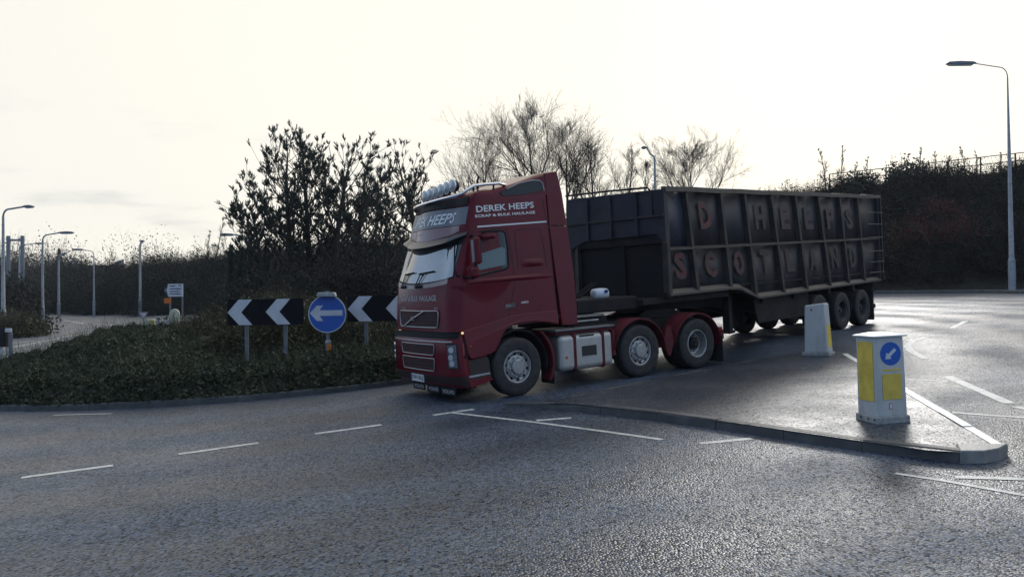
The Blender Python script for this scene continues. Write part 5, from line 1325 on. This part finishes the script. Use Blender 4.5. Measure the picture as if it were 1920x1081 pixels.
for s in (-1, 1):
    y0 = s*1.275; sy = s
    for i in range(9):
        for (lo, hi) in ((zbot, zmid), (zmid, ztop)):
            v = []; nseg = 6
            for k in range(nseg+1):
                t = k/nseg
                for g, zz in ((lo, None), (hi, None)):
                    xm = ribx(i, 2.5)+(ribx(i+1, 2.5)-ribx(i, 2.5))*t; z = g(xm); x = ribx(i, z)+(ribx(i+1, z)-ribx(i, z))*t; z = g(x)
                    dent = .0 if (k in (0, nseg)) else random.uniform(-.05, .02)
                    v.append((x, y0-sy*(.115-dent), z))
            f = [(2*k, 2*k+1, 2*k+3, 2*k+2) for k in range(nseg)]
            o = MB().add(v, f).build('panel', PANB if i < 1 and hi is ztop else PAN, TL, smooth=True); o.modifiers.new('t', 'SOLIDIFY').thickness = .01
    for i in range(0, 10):
        wv = .042 if 0 < i < 9 else .045
        b = MB(); x1 = lambda z: ribx(i, z); zt_, zb_ = ztop(ribx(i, 3.7))-.02, zbot(ribx(i, 1.35))+.02
        v = [(ribx(i, zb_)-wv-.015, y0-sy*.0, zb_), (ribx(i, zb_)+wv+.015, y0, zb_), (ribx(i, zb_)+wv+.04, y0-sy*.125, zb_), (ribx(i, zb_)-wv-.04, y0-sy*.125, zb_),
             (ribx(i, zt_)-wv, y0-sy*.02, zt_), (ribx(i, zt_)+wv, y0-sy*.02, zt_), (ribx(i, zt_)+wv+.02, y0-sy*.125, zt_), (ribx(i, zt_)-wv-.02, y0-sy*.125, zt_)]
        b.add(v, [(0, 1, 5, 4), (1, 2, 6, 5), (3, 0, 4, 7), (4, 5, 6, 7), (0, 3, 2, 1), (2, 3, 7, 6)]); b.build('rib', RIB, TL)
    b = MB(); n_ = 24; X = np.linspace(-8.62, 3.05, n_)
    b.add([(x, yq, zmid(x)+dz) for x in X for yq, dz in ((y0-sy*.08, -.035), (y0+sy*.004, -.03), (y0+sy*.004, .012), (y0-sy*.08, .04))], [(4*i+j, 4*i+(j+1) % 4, 4*i+4+(j+1) % 4, 4*i+4+j) for i in range(n_-1) for j in range(4)]); b.build('middle_rail', RAIL, TL)
    X = np.linspace(-8.68, 3.16, n_); b = MB()
    b.add([(x, yq, ztop(x)+dz+.006*math.sin(x*3.1)) for x in X for yq, dz in ((y0-sy*.10, -.07), (y0+sy*.012, -.07), (y0+sy*.012, .035), (y0-sy*.10, .05))], [(4*i+j, 4*i+(j+1) % 4, 4*i+4+(j+1) % 4, 4*i+4+j) for i in range(n_-1) for j in range(4)] + [(0, 1, 2, 3), (4*n_-1, 4*n_-2, 4*n_-3, 4*n_-4)]); b.build('top_rail', RAIL, TL)
    X = sorted(list(np.linspace(-8.66, 2.98, 26))+[-6.16, -5.73, -5.3, -4.88]); n2 = len(X); b = MB()
    b.add([(x, yq, zbot(x)+dz) for x in X for yq, dz in ((y0-sy*.08, -.06), (y0+sy*.008, -.05), (y0+sy*.008, .0), (y0-sy*.08, .09))], [(4*i+j, 4*i+(j+1) % 4, 4*i+4+(j+1) % 4, 4*i+4+j) for i in range(n2-1) for j in range(4)] + [(0, 1, 2, 3), (4*n2-1, 4*n2-2, 4*n2-3, 4*n2-4)]); b.build('bottom_rail', RAIL, TL)
# red painted letters, some nearly worn away
def redm(k): return mat('letter_red_%d' % k, [(.125, .022, .025), (.066, .025, .029), (.044, .028, .033)][k], .6, var=.3, scale=9, dirt=(.040, .040, .044), dirt_amt=[.85, .95, 1.0][k], dirt_scale=5, dirt_edge=[(.44, .56), (.38, .52), (.32, .52)][k])
def tletter(ch, x, z0, z1, w, k):
    def fn(a, c): z = z0+(z1-z0)*c; xx = x + (a-.5)*w; sh = -(z-2.0)*.17; return (xx+sh, YN+.090, z)
    lettering(ch, fn, redm(k), TL, .045)
def bay(i, z): return (ribx(i, z)+ribx(i+1, z))/2
for i, ch, k in ((1, 'D', 0), (3, 'H', 1), (4, 'E', 1), (5, 'E', 2), (6, 'P', 1), (7, 'S', 2)):
    z = 3.13; tletter(ch, bay(i, z)+(z-2.0)*.17+.05, z-.30+.02*i*.3, z+.30+.02*i*.3, .50, k)
for i, ch, k in ((0, 'S', 0), (1, 'C', 0), (2, 'O', 0), (3, 'T', 1), (4, 'L', 1), (5, 'A', 1), (6, 'N', 1), (7, 'D', 2)):
    z = 2.05; tletter(ch, bay(i, z)+.05, z-.30, z+.29, .46, k)
# floor, front wall, tailgate
MB().box(-8.6, 2.98, -1.19, 1.19, 1.50, 1.56).build('floor', DARK, TL)
NAVY = mat('front_wall_navy', (.017, .018, .032), .6, var=.4, scale=2, dirt=(.05, .045, .045), dirt_amt=.5, dirt_scale=1.5)
ft = lambda y: 3.66+.02*(y+1.2)
b = MB(); pl = [(-1.26, 2.52), (-1.02, 2.74), (.95, 2.70), (1.40, 2.52), (1.40, 3.70), (-1.26, 3.66)]
b.prism(pl, -8.72, -8.64, 'x'); b.build('headboard', NAVY, TL)
for z in (3.12,): MB().box(-8.76, -8.72, -1.25, 1.38, z-.025, z+.025).build('headboard_rail', RIB, TL)
for y in (-.55, .15, .8): MB().box(-8.77, -8.72, y-.04, y+.04, 2.72, 3.65).build('headboard_post', NAVY, TL)
MB().tube([(-8.78, -1.02, 3.14), (-8.80, -1.02, 3.60), (-8.80, -.92, 3.715), (-8.80, .2, 3.76), (-8.80, 1.35, 3.78)], .022, 8).build('handrail', DARK, TL, smooth=True)
MB().box(-8.61, -8.53, -1.22, 1.36, 1.35, 2.76).build('lower_front_wall', BLACK, TL)
MB().prism([(-8.68, 2.54), (-8.62, 2.54), (-8.62, 2.72), (-8.68, 2.76)], -1.24, 1.28).build('headboard_sill', DARK, TL)
MB().box(-8.66, -8.1, -.12, .12, 1.3, 3.6).build('ram_cover', BLACK, TL)
MB().box(2.92, 3.0, -1.27, 1.27, 1.3, 3.86).build('tailgate', PAN, TL)
for z in (1.55, 1.87, 2.2, 2.62, 3.02, 3.38):
    MB().tube([(2.0, YN-.02, z), (3.08, YN-.06, z)], .012, 6).build('ladder_rung', RAIL, TL)
MB().box(3.0, 3.06, -1.33, -1.24, 1.3, 3.84).build('tailgate_post', RIB, TL)
b = MB(); b.lathe([(0, -.40), (.10, -.36), (.13, -.1), (.12, .2), (.05, .42), (0, .45)], 12, 'x', (-3.1, .2, 3.78)); b.build('rolled_sheet', BLACK, TL, smooth=True)
# scrap showing inside is kept below the rim; chassis under the body
for y in (-.45, .45): MB().prism([(-9.4, 1.30), (-4.9, 1.30), (-4.3, 1.12), (2.9, 1.22), (2.9, .82), (-3.6, .72), (-5.6, 1.02), (-9.4, 1.12)], y-.06, y+.06).build('chassis_beam', DARK, TL)
MB().box(-9.4, -6.0, -1.1, 1.1, 1.28, 1.40).build('gooseneck', DARK, TL)
for x in (-4.5, -2.8, -.7, 1.0, 2.6): MB().box(x-.08, x+.08, -1.2, 1.2, 1.05, 1.22).build('cross_bearer', DARK, TL)
for s in (-1, 1):
    MB().box(-5.75, -5.6, s*.85-.09, s*.85+.09, .45, 1.35).build('landing_leg', DARK, TL)
    MB().box(-5.8, -5.55, s*.85-.12, s*.85+.12, .38, .45).build('landing_foot', DARK, TL)
    MB().prism([(-4.9, 1.18), (-1.9, 1.16), (-1.9, .55), (-4.7, .55)], s*1.1-.03, s*1.1+.03).build('side_guard', DARK, TL)
    for x in (-1.42, .05, 1.52):
        wheel(TL, 'trailer_wheel', x, s*(1.275-.19), .535, .34, s, 'trailer')
    MB().box(2.28, 2.31, s*1.02-.24, s*1.02+.24, .10, 1.2).build('mud_flap', RUBBER, TL)
for x in (-1.42, .05, 1.52): MB().tube([(x, -1.0, .535), (x, 1.0, .535)], .08, 10).build('axle', DARK, TL)
MB().box(2.5, 2.6, -1.2, 1.2, .45, .58).build('underrun_bar', DARK, TL)

# ------------------------------------------------------------------ damp air
bm_h = MB().box(-330, 260, -60, 420, -40, 60)
hz = bm_h.build('haze'); hz.data.materials.clear()
HM = bpy.data.materials.new('haze'); HM.use_nodes = True
HM.node_tree.nodes.remove(HM.node_tree.nodes['Principled BSDF'])
pv = HM.node_tree.nodes.new('ShaderNodeVolumePrincipled'); pv.inputs['Density'].default_value = .00026; pv.inputs['Color'].default_value = (.86, .92, 1, 1); pv.inputs['Anisotropy'].default_value = .2
HM.node_tree.links.new(pv.outputs[0], HM.node_tree.nodes['Material Output'].inputs['Volume'])
hz.data.materials.append(HM); tag(hz, 'thin damp haze that pales the far woods', kind='stuff')
